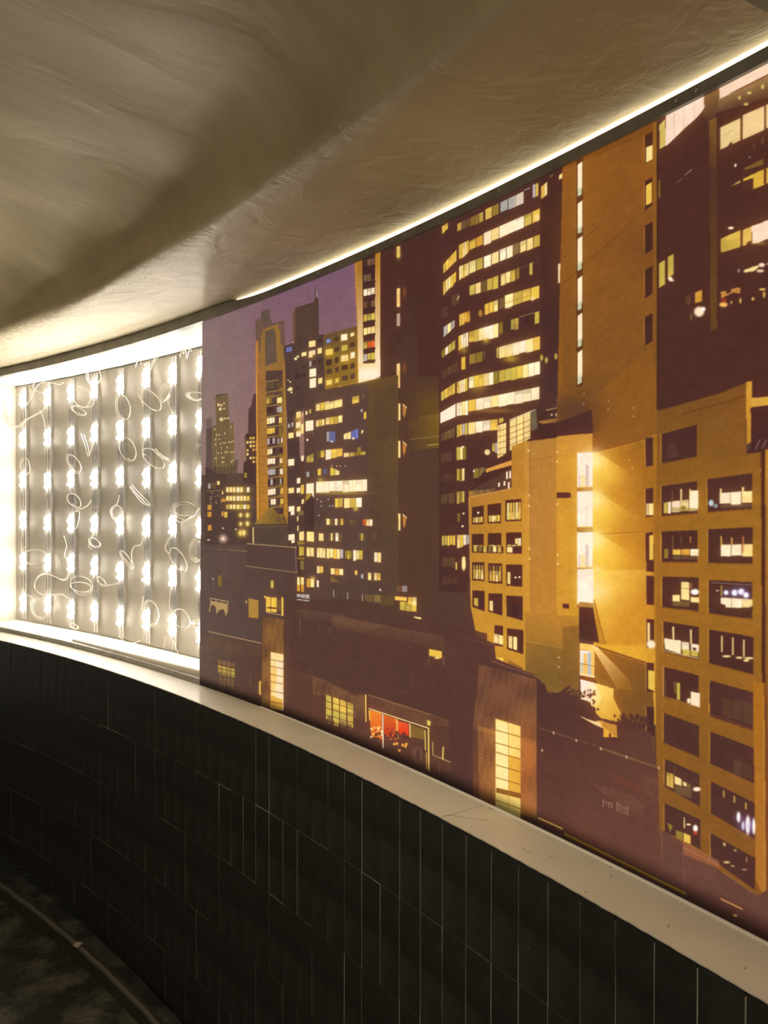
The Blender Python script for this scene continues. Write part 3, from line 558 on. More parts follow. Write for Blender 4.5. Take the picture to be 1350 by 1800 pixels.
    V('WWP', 818, 1240, 1352, 1168, 1218, 1345, gap=.05, jit=.03); Q('W', 940, 1230, 1368, 1048, 1225, 1362); L('P', 834, 1200, 834, 1250, 3.); L('P', 1068, 1185, 1068, 1230, 3.4); D((180, 200, 200), 732, 1345, 26, 1, ry=34); D((130, 150, 150), 780, 1375, 22); F((110, 84, 66), 830, 1362, 1160, 1355, 1160, 1385, 830, 1395, a=.6)
    U(1130, 920, 6)
    W6 = ((208, 85, 405, 588, 70, 408), (700, 62, 415, 1168, 40, 425), (215, 560, 880, 596, 570, 925), (706, 595, 945, 1168, 620, 1005), (228, 1035, 1350, 600, 1090, 1440), (708, 1120, 1470, 1175, 1195, 1590), (236, 1510, 1830, 600, 1600, 1930), (720, 1655, 2030, 1175, 1780, 2180))
    for x0, t0, b0, x1, t1, b1 in W6:
        F((76, 46, 40), x0, t0, x1, t1, x1, b1, x0, b0); L((210, 152, 66), x0 - 6, t0, x0 - 6, b0 - 10, 1.2); L((126, 78, 32), x0, b0 + 10, x1, b1 + 10, 1.2)
    Q('O', 235, 270, 370, 278, 268, 368); V('YAW', 322, 275, 335, 602, 270, 342); V('TDD', 325, 340, 380, 590, 345, 378, a=.7); L('T', 325, 135, 326, 270, 1.8); L('T', 415, 140, 416, 200, 1.4); L((200, 130, 70), 513, 140, 514, 200, 1.8)
    V('WWP', 830, 225, 350, 1170, 218, 350, gap=.04, jit=.02); L('Y', 838, 140, 840, 230, 2.4); L('Y', 950, 155, 950, 225, 2.4); L((216, 130, 84), 1070, 140, 1070, 300, 2.2)
    Q('P', 415, 615, 800, 500, 620, 810); Q('P', 325, 755, 820, 400, 752, 825); Q('T', 325, 820, 870, 500, 820, 880, .7); Q('P', 515, 775, 828, 604, 780, 838); D((255, 238, 228), 560, 722, 42, 1, ry=30); L((200, 120, 100), 518, 630, 518, 680, 1.6); L((90, 60, 44), 415, 684, 500, 690, .8)
    V('WWP', 832, 780, 885, 1170, 800, 895, gap=.04, jit=.02); F((76, 46, 40), 832, 845, 880, 860, 880, 900, 832, 890); F((76, 46, 40), 1100, 900, 1170, 870, 1170, 910); L('S', 735, 622, 1165, 650, 1.2, .6)
    for x, y, r in ((890, 730, 30), (980, 730, 40), (1050, 720, 40), (1100, 755, 36)): H((120, 110, 200), x, y, r * 1.5, .6); D((250, 244, 250), x, y, r * .8)
    D('W', 798, 708, 16, 1, ry=7); L('G', 842, 660, 842, 760, 2.2)
    F((244, 222, 180), 240, 1210, 410, 1235, 410, 1375, 240, 1320); V('W', 418, 1245, 1330, 502, 1255, 1345); V('W', 515, 1265, 1350, 605, 1280, 1365); F((90, 60, 44), 530, 1305, 572, 1312, 572, 1340, 540, 1335); V('GG', 425, 1325, 1380, 600, 1350, 1410, jit=0); L('P', 332, 1095, 334, 1215, 3.2); L('P', 518, 1125, 520, 1260, 3.); L((226, 190, 130), 235, 1340, 600, 1425, 1.4)
    for x, y0, y1 in ((846, 1190, 1350), (960, 1205, 1380), (1078, 1230, 1400)): L('P', x, y0, x, y1, 2.6)
    for x, y, rx in ((895, 1400, 46), (1028, 1415, 38), (1130, 1420, 50), (1100, 1445, 30)): D('P', x, y, rx, 1, ry=12)
    L((170, 120, 80), 225, 1500, 222, 1820, 1.2); L('T', 250, 1650, 260, 1800, 1.2, .8); L('T', 335, 1670, 405, 1690, 1.2, .8); V('OD', 335, 1675, 1790, 405, 1685, 1800, a=.5)
    U(1110, 1200, 4.2857)
    V('G', 350, 0, 125, 376, 0, 130, jit=0); Q('W', 455, 65, 165, 524, 78, 185); D('W', 440, 135, 14, 1, ry=20); L((190, 130, 70), 250, 100, 520, 185, 1.)
    for x0, t0, b0, x1, t1, b1 in ((596, 0, 225, 925, 70, 340), (250, 225, 450, 516, 322, 560), (600, 365, 605, 930, 490, 755), (258, 570, 780, 522, 690, 930), (605, 740, 980, 940, 905, 1175), (258, 905, 1120, 528, 1030, 1250), (605, 1130, 1320, 940, 1320, 1560)):
        F((80, 50, 44), x0, t0, x1, t1, x1, b1, x0, b0); L((196, 134, 60), x0 - 5, t0, x0 - 5, b0 - 10, 1.1); L((130, 82, 44), x0, b0 + 8, x1, b1 + 8, 1.1)
    V('DDD', 690, 115, 250, 920, 150, 320, a=.35); V('DD', 775, 575, 690, 920, 620, 730, a=.4)
    V('GY', 272, 672, 780, 326, 690, 802); Q('P', 334, 700, 760, 386, 725, 775); V('PT', 395, 740, 770, 455, 765, 800); Q('T', 335, 765, 830, 460, 800, 870, .6); D('W', 500, 800, 28, 1, ry=16); L('D', 334, 620, 336, 700, 1.2)
    for x, y in ((704, 830), (783, 870), (870, 920)): L('Y', x, y - 16, x, y + 28, 2.)
    for x, y, rx, ry in ((815, 1010, 14, 40), (848, 1075, 9, 34), (885, 1070, 18, 70), (930, 1080, 12, 60)): H((130, 110, 200), x, y, ry, .4); D((250, 240, 230), x, y, rx, 1, ry=ry)
    D((250, 236, 226), 490, 1095, 18, 1, ry=26); D((210, 70, 50), 490, 1130, 16, .7); D('W', 438, 1066, 18, 1, ry=7); L('P', 405, 1015, 406, 1090, 1.8); F((140, 118, 48), 275, 1050, 320, 1075, 300, 1125); V('OY', 340, 1105, 1165, 455, 1150, 1215)
    for x, y, rx, ry in ((708, 1215, 10, 14), (790, 1260, 10, 7), (725, 1350, 24, 9), (770, 1378, 14, 5), (875, 1330, 4, 20), (860, 1405, 20, 4)): D((226, 190, 120), x, y, rx, .9, ry=ry)
    GF((925, 0, 1010, 0, 1020, 1560, 1000, 1600, 945, 1480), 950, 200, (160, 104, 34), 950, 1500, (170, 112, 48)); L((206, 146, 64), 1005, 100, 1018, 1560, 1.4)
    # ---- foreground roofs, left
    U(350, 930, 5.806)
    GF((-60, 165, 490, 165, 500, 150, 1000, 190, 1010, 450, 1000, 1000, 640, 1160, -60, 1050), 100, 600, (94, 76, 68), 900, 600, (84, 62, 55))
    F((90, 72, 64), 60, 160, 490, 160, 490, 240, 60, 240)
    F((86, 64, 57), 490, 160, 1005, 190, 1008, 445, 485, 380)
    L((160, 134, 96), 500, 148, 1000, 188, 2., .9); L((150, 124, 86), 310, 212, 500, 228, 1.2, .8); L((150, 124, 84), 485, 376, 1008, 444, 1.5, .9); L((130, 108, 80), 130, 205, 320, 212, .8, .7)
    L('S', 990, 170, 1000, 440, .8, .6)
    U(350, 780, 4.5)                                        # rooftop tank
    F((84, 66, 56), 440, 640, 705, 640, 710, 800, 442, 792); GF((438, 636, 575, 495, 708, 636), 450, 630, (150, 118, 56), 690, 630, (112, 86, 44)); L((90, 66, 40), 440, 638, 706, 638, 1.2)
    for k in range(11): L((120, 98, 80), 470 + k * 12, 655, 470 + k * 12, 720, .6, .5)
    L((140, 116, 90), 445, 655, 705, 652, .8, .6); L('P', 433, 664, 434, 785, 1.8); L((116, 88, 60), 690, 580, 706, 600, 1.); D('D', 635, 600, 22, .7)
    U(350, 930, 5.806)
    V('O', 196, 470, 590, 240, 475, 595, a=.7); V('D', 375, 470, 600, 410, 475, 605, a=.35); D('S', 150, 510, 7, 1, ry=14); D('S', 155, 560, 5)
    L((190, 166, 116), 120, 705, 305, 740, 1.2); L((176, 150, 104), 125, 735, 305, 768, 1.2)
    for x in (125, 180, 240, 300): L((190, 166, 116), x, 706 + (x - 120) * .19, x, 736 + (x - 120) * .19, 1.)
    F((170, 144, 96), 125, 738, 300, 770, 300, 840, 280, 890, 258, 815, 205, 830, 185, 870, 180, 800, 150, 770, 128, 780, 115, 850, 105, 840)
    Q((160, 126, 60), 512, 705, 900, 612, 725, 912); D((170, 140, 90), 488, 742, 10, ry=18); L((120, 96, 70), 505, 900, 500, 960, .9, .6)
    Q('G', 738, 525, 600, 768, 525, 605); Q('Y', 690, 690, 845, 800, 700, 850); V('YYY', 695, 690, 760, 800, 705, 775, gap=.06); F((70, 46, 40), 700, 795, 800, 800, 800, 815, 700, 808); Q('Y', 848, 690, 880, 868, 700, 885); V('D', 805, 720, 830, 845, 725, 850); Q('Y', 672, 680, 700, 690, 680, 705); L((70, 46, 40), 740, 700, 740, 840, 1.); L('P', 700, 850, 860, 880, 1., .7)
    # brick sheds at the lower left
    GF((-60, 1048, 660, 1170, 660, 1830, -60, 1600), 30, 1200, (98, 78, 68), 600, 1300, (88, 62, 52))
    L((170, 138, 100), 100, 1045, 640, 1165, 2., .85); BR((30, 1080, 640, 1190, 640, 1300, 30, 1230), (112, 84, 66), 5, 2.6, .2, .5, 9)
    D((110, 80, 64), 315, 1220, 36, .5); D((110, 84, 70), 120, 1310, 22, .5)
    V('TTTT', 195, 1325, 1400, 375, 1370, 1440, gap=.16, jit=.03); V('GGGG', 195, 1385, 1470, 375, 1430, 1520, gap=.16, a=.8)
    V('TTTT', 205, 1470, 1600, 370, 1510, 1630, gap=.25, a=.8)
    for y in (1380, 1420, 1460, 1500, 1540, 1580): L((82, 60, 52), 190, y - 5, 375, y + 38, 1.)
    V('Y', 616, 1560, 1680, 640, 1540, 1700, a=.8); L((140, 108, 86), 30, 1375, 90, 1400, 1.2, .7); L((120, 96, 80), 535, 1470, 530, 1590, 1.2, .5)
    F((96, 64, 46), 655, 890, 945, 940, 940, 1830, 640, 1830)
    BR((658, 890, 945, 940, 942, 1830, 645, 1830), (182, 132, 62), 5.2, 2.75, .17, .75, 13)
    F((84, 58, 50), 655, 885, 690, 890, 690, 1250, 655, 1250, a=.25)
    Q((244, 206, 150), 738, 1252, 1830, 868, 1278, 1850, e=1.); Q((246, 214, 180), 800, 1340, 1740, 866, 1360, 1740, .9); Q((226, 172, 70), 738, 1400, 1700, 800, 1420, 1560, .5); Q((206, 156, 62), 735, 1690, 1830, 858, 1740, 1850, .9)
    for y in (1330, 1398, 1480, 1555, 1650, 1760): L((110, 74, 40), 736, y, 868, y + 26, 1.2)
    H((214, 150, 60), 895, 1560, 40, .5, ry=180)
    # long brick mass in the middle
    U(500, 860, 5.1923)
    F((84, 58, 50), 0, 1020, 300, 1060, 1250, 1200, 1350, 1270, 1350, 2900, 0, 2900, a=.9)
    for k in range(6):
        L((128, 98, 72), 120, 1100 + k * 14, 560, 1150 + k * 14, .7, .75 - k * .06)
        L((134, 98, 66), 440, 1150 + k * 16, 1360, 1330 + k * 18, .8, .9 - k * .07)
    L((140, 116, 92), 150, 1180, 150, 1340, 1., .6); L((120, 98, 80), 320, 1230, 322, 1290, .8, .5)
    for x in (410, 430, 490): L((130, 104, 80), x, 1255, x + 3, 1315, .8, .6)
    U(540, 1090, 4.21875)
    GF((-120, 200, 900, -20, 1340, 100, 1340, 900, 1100, 1100, -120, 700), 0, 300, (86, 58, 50), 1200, 400, (84, 55, 47), a=.9)
    for k in range(7): L((132, 96, 66), 200, 10 + k * 12 - 30, 1120, 140 + k * 14, .9, .85 - k * .07)
    V('Y', 906, 212, 262, 1010, 232, 284, jit=0); D('P', 970, 280, 20, .9, ry=7); L((150, 124, 90), 906, 262, 908, 330, .8, .6); L((150, 124, 90), 1018, 270, 1020, 335, 1., .7)
    L((150, 130, 100), 1150, 302, 1180, 318, 1.8, .9); D('S', 1082, 104, 6); D('S', 1195, 236, 6); D('S', 1308, 165, 6); L((110, 84, 66), 784, 370, 786, 480, .9, .6); L((104, 80, 66), 710, 520, 712, 545, 2, .4)
    F((92, 60, 49), -120, 360, 130, 440, 370, 545, 450, 545, 1120, 760, 1130, 1120, 800, 1140, -120, 690)
    BR((40, 420, 130, 440, 360, 560, 440, 545, 445, 760, 350, 720, 340, 620, 150, 550, 50, 560), (156, 116, 70), 5, 2.7, .34, .6, 11)
    BR((460, 555, 920, 690, 1120, 760, 1110, 800, 900, 760, 900, 800, 760, 740, 465, 650), (150, 104, 66), 5.2, 2.8, .34, .5, 12)
    L((170, 130, 78), 460, 553, 925, 700, 1.2, .8); L((130, 92, 66), 925, 700, 1180, 800, 1.2, .7); L((120, 90, 70), 0, 400, 130, 440, 1., .5)
    V('GYYG', 142, 550, 640, 350, 622, 700, gap=.12, jit=.03); V('GGGG', 142, 640, 730, 350, 700, 800, gap=.12, jit=.05); V('TGTT', 148, 700, 760, 345, 780, 825, gap=.3, jit=.08, a=.8)
    for y in (598, 650, 700, 745): L((76, 52, 42), 142, y, 350, y + 62, 1.)
    for x in (188, 244, 298): L((76, 52, 42), x, 560, x + 4, 820, 1.6 if x != 244 else .8)
    L((226, 190, 90), 440, 555, 442, 750, 2.2)
    GF((465, 665, 560, 690, 562, 890, 540, 880, 480, 850), 500, 680, (226, 130, 48), 500, 830, (200, 92, 40)); GF((575, 700, 662, 730, 664, 860, 630, 880, 576, 850), 600, 700, (214, 104, 42), 600, 850, (176, 60, 34)); GF((668, 742, 760, 768, 760, 856, 680, 840), 700, 750, (222, 92, 48), 720, 850, (214, 56, 36)); F((128, 96, 48), 776, 775, 880, 810, 870, 885, 780, 865)
    F((224, 160, 76), 662, 730, 680, 738, 684, 880, 666, 870)
    for k in range(34): D(((246, 190, 90), (240, 150, 60), (250, 220, 150))[k % 3], 480 + prng.uniform(0, 85), 790 + prng.uniform(0, 80), prng.uniform(4, 10), .9)
    for k in range(30): D(((236, 140, 54), (206, 70, 36), (84, 54, 46))[k % 3], 580 + prng.uniform(0, 85), 790 + prng.uniform(0, 100), prng.uniform(4, 9), .9)
    for k in range(22): D((84, 54, 46), 480 + prng.uniform(0, 290), 850 + prng.uniform(-20, 30), prng.uniform(6, 14), .9)
    for x, y in ((652, 918), (672, 915), (715, 925), (735, 935), (742, 918), (690, 965)): D((240, 168, 70), x, y, 10, 1)
    L((236, 214, 140), 464, 655, 905, 800, 1.8); L((240, 224, 190), 567, 700, 569, 945, 1.9); L((220, 190, 110), 768, 770, 770, 865, 2.4); L((214, 184, 96), 880, 820, 884, 960, 2.2); L((226, 190, 96), 906, 800, 908, 1110, 2.6); L((196, 160, 80), 890, 985, 892, 1100, 1.6); Q((220, 186, 90), 895, 738, 778, 922, 748, 782); L((230, 196, 80), 465, 670, 470, 740, 1.8)
    for x in (785, 805, 825, 850): L((150, 120, 90), x, 950, x + 2, 1040, .8, .7)
    D((150, 120, 90), 828, 1000, 26, .4, ry=55); D((86, 56, 48), 828, 1000, 20, 1, ry=46)
    L((190, 160, 96), 937, 905, 940, 1000, 1.6); L((206, 176, 110), 950, 1003, 1100, 1065, 1.1); L((220, 190, 100), 1015, 940, 1012, 1030, 2.4); L((220, 190, 100), 1098, 965, 1100, 1065, 2.2); F((80, 54, 46), 1030, 950, 1090, 970, 1090, 1050, 1030, 1020); L('T', 985, 1075, 990, 1120, 1.4)
    # brick chimney block with the lit window
    U(700, 960, 3.75)
    F((86, 56, 50), 300, 560, 500, 590, 640, 640, 650, 740, 910, 850, 930, 1900, 380, 1900)
    GF((500, 760, 920, 870, 930, 1760, 500, 1760), 500, 1000, (88, 56, 48), 800, 1500, (116, 72, 48))
    BR((540, 780, 918, 875, 925, 1330, 500, 1200), (176, 118, 70), 5.4, 3.1, .28, .6, 16); BR((530, 1180, 925, 1290, 930, 1800, 540, 1700), (196, 132, 66), 5.4, 3.1, .30, .75, 18)
    L((150, 112, 90), 620, 755, 910, 858, 1.2, .7); L((120, 90, 76), 460, 615, 650, 650, 1., .7)
    U(500, 1250, 3)
    Q((246, 206, 118), 1118, 38, 520, 1250, 80, 600, e=1.2); Q((248, 222, 160), 1120, 50, 410, 1186, 70, 430, .8); Q((206, 150, 52), 1188, 230, 440, 1250, 250, 460, .8)
    for y in (98, 165, 215, 282, 348): L((110, 70, 34), 1118, y, 1252, y + 38, 1.4)
    F((116, 78, 40), 1122, 402, 1252, 432, 1252, 460, 1122, 428); L((110, 70, 34), 1122, 468, 1252, 515, 1.4); L((150, 104, 50), 1186, 60, 1188, 500, .8)
    H((206, 120, 50), 1290, 250, 60, .35, ry=260)
    # roof plane and trees at the lower right
    U(920, 1180, 5.1923)
    GF((130, 50, 210, 130, 230, 200, 330, 190, 420, 130, 490, 180, 530, 250, 620, 280, 640, 350, 720, 430, 850, 480, 920, 430, 1180, 560, 1210, 830, 1240, 880, 1265, 2300, 130, 1500), 200, 300, (82, 52, 46), 800, 1300, (102, 64, 53))
    for k in range(90): D((82, 52, 46), 340 + prng.uniform(0, 320), 170 + prng.uniform(0, 1) * 60 + max(0, k - 40) * 3, prng.uniform(4, 13), 1)
    for k in range(110): D((82, 52, 46), 840 + prng.uniform(0, 320), 450 + prng.uniform(-50, 70), prng.uniform(4, 12), 1, ry=prng.uniform(6, 22))
    for x, y in ((920, 390), (1052, 420), (660, 350), (656, 276), (690, 345)): D((82, 52, 46), x, y, 12)
    for k in range(10): D((134, 96, 50), 400 + prng.uniform(0, 90), 150 + prng.uniform(0, 60), 8, .8)
    F((240, 200, 140), 525, 410, 660, 455, 740, 450, 740, 520, 650, 480); F((226, 164, 60), 690, 445, 860, 490, 870, 600, 740, 600, 740, 520)
    for k in range(9): L((96, 58, 40), 735 + k * 16, 440 + k * 5, 735 + k * 16, 500 + k * 12, 1., .9)
    F((82, 52, 46), 640, 490, 740, 530, 740, 560, 640, 520); D((82, 52, 46), 840, 620, 22); D((82, 52, 46), 800, 590, 10, ry=30)
    L((116, 82, 62), 150, 515, 715, 690, 1.6, .9); L((128, 92, 58), 715, 700, 1250, 880, 3.2, .9); L((100, 66, 54), 720, 730, 1250, 900, 1., .6)
    for x, y in ((180, 720), (285, 560), (492, 630), (715, 705), (952, 780), (1245, 880)): D((214, 184, 140), x, y, 8, .9, ry=13)
    BR((580, 1000, 1000, 1130, 1130, 1230, 1100, 1320, 900, 1230), (140, 92, 76), 6, 3.4, .38, .45, 14); BR((1050, 930, 1255, 1000, 1255, 1180, 1130, 1130), (130, 84, 64), 6, 3.4, .38, .45, 14)
    F((116, 66, 50), 780, 920, 1100, 1040, 1080, 1100, 800, 980, a=.5)
    # faded painted lettering on the wall
    for x0, y0, x1, y1, w in ((738, 1170, 738, 1230, 2.4), (742, 1185, 768, 1190, 1.6), (768, 1190, 768, 1210, 1.6), (788, 1195, 788, 1240, 2), (788, 1200, 815, 1204, 1.6), (818, 1204, 818, 1245, 2),
                              (865, 1195, 868, 1270, 2.4), (868, 1200, 890, 1215, 1.6), (892, 1212, 894, 1282, 2), (915, 1235, 915, 1290, 1.6), (915, 1290, 938, 1296, 1.4), (938, 1240, 940, 1296, 1.6), (958, 1240, 962, 1310, 2.2), (950, 1240, 968, 1244, 1.6)):
        L((156, 116, 100), x0, y0, x1, y1, w, .75)
    U(1110, 1200, 4.2857)
    GF((-30, 560, 215, 640, 250, 1150, 400, 1200, 680, 1370, 980, 1590, 1020, 1600, 1040, 1830, 600, 1800, -50, 1350), 0, 700, (98, 62, 52), 500, 1600, (104, 68, 58), a=.0)
    F((102, 66, 56), 225, 1100, 390, 1200, 640, 1390, 960, 1600, 1025, 1560, 1400, 1700, 1400, 2050, 700, 2000, 200, 1600)
    L((140, 96, 62), 228, 660, 240, 1330, 1.3, .8); L((140, 98, 80), 398, 1250, 402, 1520, 1.2, .7)
    F((150, 92, 62), 395, 1200, 670, 1350, 672, 1400, 400, 1290, a=.9); L((190, 134, 90), 400, 1240, 665, 1370, 1., .8); L((170, 118, 80), 400, 1200, 670, 1345, 1., .8); BR((410, 1290, 660, 1410, 640, 1500, 410, 1420), (128, 84, 68), 5, 2.6, .5, .4)
    L((170, 118, 80), 690, 1420, 930, 1585, .9, .8); L((236, 170, 90), 682, 1625, 840, 1702, 2.2); D((236, 190, 110), 790, 1750, 16, 1, ry=9)
    for k in range(6): L((120, 80, 62), 245 + k * 22, 1130 + k * 8, 246 + k * 22, 1200 + k * 10, .8, .5)
    U(900, 1350, 3)
    L((240, 190, 96), 146, 262, 270, 318, 2.6); L((178, 140, 48), 285, 348, 920, 660, 4.2); L((140, 104, 40), 285, 352, 920, 668, 1.4, .7)


def finish_print():
    def soft(a, k):                                        # cheap value noise
        h, w = NH // k + 2, NW // k + 2
        g = prng.standard_normal((h, w)).astype(np.float32)
        y = np.arange(NH) / k; x = np.arange(NW) / k
        y0 = y.astype(int); x0 = x.astype(int); fy = (y - y0)[:, None]; fx = (x - x0)[None]
        return a * ((g[y0][:, x0] * (1 - fx) + g[y0][:, x0 + 1] * fx) * (1 - fy) + (g[y0 + 1][:, x0] * (1 - fx) + g[y0 + 1][:, x0 + 1] * fx) * fy)
    n = soft(.012, 40) + soft(.014, 12) + soft(.02, 4)
    A = ART * (1 + n[..., None].astype(np.float32))
    # halation of the night photograph: bright panes bleed a warm haze
    k = 4; hh, ww = NH // k, NW // k
    B = A[:hh * k, :ww * k].reshape(hh, k, ww, k, 3).mean((1, 3))
    B = np.clip(B - .55, 0, 1) * np.array([1., .82, .42], np.float32)
    def blur(X, r):
        for ax in (0, 1):
            for _ in range(2):
                c = np.cumsum(np.concatenate([np.repeat(np.take(X, [0], ax), r + 1, ax), X, np.repeat(np.take(X, [-1], ax), r, ax)], ax), ax, dtype=np.float64)
                n_ = X.shape[ax]; X = ((np.take(c, np.arange(2 * r + 1, 2 * r + 1 + n_), ax) - np.take(c, np.arange(0, n_), ax)) / (2 * r + 1)).astype(np.float32)
        return X
    B = .55 * blur(B, 2) + .45 * blur(B, 7)
    y = np.clip(np.arange(NH) // k, 0, hh - 1); x = np.clip(np.arange(NW) // k, 0, ww - 1)
    A = 1 - (1 - np.clip(A, 0, 1)) * (1 - np.clip(blur(B[y][:, x], 2) * 1.1, 0, 1))
    A = A + (A - .30) * .06
    A[1:-1] = (A[:-2] + 2 * A[1:-1] + A[2:]) / 4
    A[:, 1:-1] = (A[:, :-2] + 2 * A[:, 1:-1] + A[:, 2:]) / 4
    return np.clip(A, 0, 1)


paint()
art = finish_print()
# ---------------------------------------------------------------- materials
def mat(name, col, rough=.6, metal=0., spec=.5):
    m = bpy.data.materials.new(name); m.use_nodes = True
    b = m.node_tree.nodes['Principled BSDF']
    b.inputs['Base Color'].default_value = (*col, 1); b.inputs['Roughness'].default_value = rough
    b.inputs['Metallic'].default_value = metal; b.inputs['Specular IOR Level'].default_value = spec
    return m


def node(m, t, **kw):
    n = m.node_tree.nodes.new(t)
    for k, v in kw.items(): setattr(n, k, v)
    return n


def noisy(m, scale, c0, c1, bump=0., detail=6, stretch=None, lo=.35, hi=.65, bscale=None, rough=None, dist=.02):
    """object-space noise tints the base colour between two tones and raises a fine relief"""
    nt = m.node_tree; b = nt.nodes['Principled BSDF']
    tc = node(m, 'ShaderNodeTexCoord'); mp = node(m, 'ShaderNodeMapping')
    nt.links.new(tc.outputs['UV' if stretch else 'Object'], mp.inputs['Vector'])
    if stretch: mp.inputs['Scale'].default_value = stretch
    n = node(m, 'ShaderNodeTexNoise'); n.inputs['Scale'].default_value = scale; n.inputs['Detail'].default_value = detail; n.inputs['Roughness'].default_value = .6
    nt.links.new(mp.outputs[0], n.inputs['Vector'])
    r = node(m, 'ShaderNodeValToRGB'); r.color_ramp.elements[0].position = lo; r.color_ramp.elements[1].position = hi
    r.color_ramp.elements[0].color = (*c0, 1); r.color_ramp.elements[1].color = (*c1, 1)
    nt.links.new(n.outputs[0], r.inputs[0]); nt.links.new(r.outputs[0], b.inputs['Base Color'])
    if bump:
        n2 = node(m, 'ShaderNodeTexNoise'); n2.inputs['Scale'].default_value = bscale or scale * 3; n2.inputs['Detail'].default_value = 8; n2.inputs['Distortion'].default_value = .8
        nt.links.new(mp.outputs[0], n2.inputs['Vector'])
        bp = node(m, 'ShaderNodeBump'); bp.inputs['Strength'].default_value = bump; bp.inputs['Distance'].default_value = dist
        nt.links.new(n2.outputs[0], bp.inputs['Height']); nt.links.new(bp.outputs[0], b.inputs['Normal'])
    return m


def glow(name, col, power):
    m = mat(name, (.8, .8, .8), .4); b = m.node_tree.nodes['Principled BSDF']
    b.inputs['Emission Color'].default_value = (*col, 1); b.inputs['Emission Strength'].default_value = power
    return m


M = dict(
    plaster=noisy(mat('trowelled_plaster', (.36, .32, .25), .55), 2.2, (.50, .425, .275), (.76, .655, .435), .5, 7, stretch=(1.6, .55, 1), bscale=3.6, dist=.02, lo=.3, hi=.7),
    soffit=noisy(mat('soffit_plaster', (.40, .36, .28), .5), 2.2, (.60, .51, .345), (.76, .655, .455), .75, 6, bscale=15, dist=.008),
    ledge=noisy(mat('ledge_render', (.45, .42, .36), .5), 4., (.54, .50, .42), (.62, .575, .49), .12, 6, bscale=60, dist=.004),
    grout=noisy(mat('tile_grout', (.10, .095, .08), .9), 2.6, (.07, .066, .056), (.52, .49, .42), lo=.38, hi=.62, detail=4),
    tile=noisy(mat('black_tile', (.012, .011, .010), .38, 0, .4), 9, (.012, .0118, .011), (.028, .0275, .0265), .12, 6, bscale=26, dist=.006),
    floor=noisy(mat('rough_floor', (.06, .055, .045), .8), 7, (.010, .0098, .007), (.13, .12, .09), .7, 8, bscale=22, dist=.03, lo=.45, hi=.78),
    kerb=noisy(mat('kerb_concrete', (.05, .048, .036), .6), 6, (.02, .0195, .015), (.035, .033, .026), .3, bscale=20),
    nosing=mat('kerb_edge', (.11, .10, .085), .45),
    pit=mat('shadow_gap', (.012, .012, .011), .9),
    rail=noisy(mat('grey_rail', (.10, .095, .085), .5, .0), 14, (.26, .25, .225), (.36, .345, .31)),
    white=mat('white_box', (.74, .70, .62), .55), back=mat('back_sheet', (.44, .405, .345), .6),
    alu=mat('clear_strip', (.62, .60, .58), .25, .75), pcb=mat('led_board', (.85, .84, .8), .5),
    hole=mat('screw_hole', (.06, .055, .05), .7), steel=mat('screw_steel', (.6, .6, .6), .3, 1.),
    wire=mat('wire_sheath', (.74, .69, .60), .45), rubble=mat('mortar_crumb', (.30, .28, .24), .9),
    led=glow('led_light', (1., .93, .80), LED_POWER), slot=glow('leak_glow', (1., .88, .62), SLOT_POWER),
    patch=mat('grey_patch', (.34, .35, .28), .6),
    hem=mat('cloth_hem', (.75, .72, .68), .6), joint=mat('ledge_crack', (.20, .18, .15), .9),
)


# ---------------------------------------------------------------- geometry helpers
def pos(s, dr, z):
    t = s / R
    return Vector((CX + (R + dr) * math.cos(t), CY + (R + dr) * math.sin(t), z + EYE))


def at(x, y, dr=0.):
    """arc length and height of a measured photo point on the cylinder dr behind the picture plane"""
    t, z = on_wall((x, y), R + dr)
    return float(t[0]) * R, float(z[0])


def mesh(name, verts, faces, m, parent=None, smooth=False, uvs=None):
    me = bpy.data.meshes.new(name); me.from_pydata([tuple(v) for v in verts], [], faces)
    if m: me.materials.append(m)
    if uvs is not None:
        l = me.uv_layers.new(name='UVMap')
        for p in me.polygons:
            for li, vi in zip(p.loop_indices, p.vertices): l.data[li].uv = uvs[vi]
    bm = bmesh.new(); bm.from_mesh(me); bmesh.ops.recalc_face_normals(bm, faces=bm.faces); bm.to_mesh(me); bm.free()
    if smooth:
        for p in me.polygons: p.use_smooth = True
    o = bpy.data.objects.new(name, me); COL.objects.link(o)
    if parent: put_under(o, parent)
    return o


def put_under(o, p):
    o.parent = p; o.matrix_parent_inverse = p.matrix_world.inverted() if p.matrix_world != Matrix() else Matrix()


def empty(name, loc=(0, 0, 0)):
    o = bpy.data.objects.new(name, None); COL.objects.link(o); o.location = loc; o.matrix_world = Matrix.Translation(loc)
    o.empty_display_size = .05
    return o


def tag(o, label=None, cat=None, group=None, kind=None):
    if label: o['label'] = label
    if cat: o['category'] = cat
    if group: o['group'] = group
    if kind: o['kind'] = kind
    return o


def sweep(name, prof, s0, s1, m, parent=None, step=.06, closed=True, smooth=False, caps=True, jig=None):
    """a profile of (dr, z) pairs carried along the curved wall from arc s0 to s1"""
    n = max(1, int(math.ceil((s1 - s0) / step))); k = len(prof); V, UV, Fc = [], [], []
    ln = [0.]
    for a, b in zip(prof, prof[1:]): ln.append(ln[-1] + math.hypot(b[0] - a[0], b[1] - a[1]))
    for i in range(n + 1):
        s = s0 + (s1 - s0) * i / n
        for q, (dr, z) in enumerate(prof):
            if jig: dr, z = jig(s, q, dr, z)
            V.append(pos(s, dr, z)); UV.append((s, ln[q]))
    for i in range(n):
        for q in range(k if closed else k - 1):
            r = (q + 1) % k
            Fc.append((i * k + q, i * k + r, (i + 1) * k + r, (i + 1) * k + q))
    if closed and caps: Fc += [tuple(range(k)), tuple(n * k + q for q in reversed(range(k)))]
    return mesh(name, V, Fc, m, parent, smooth, UV)


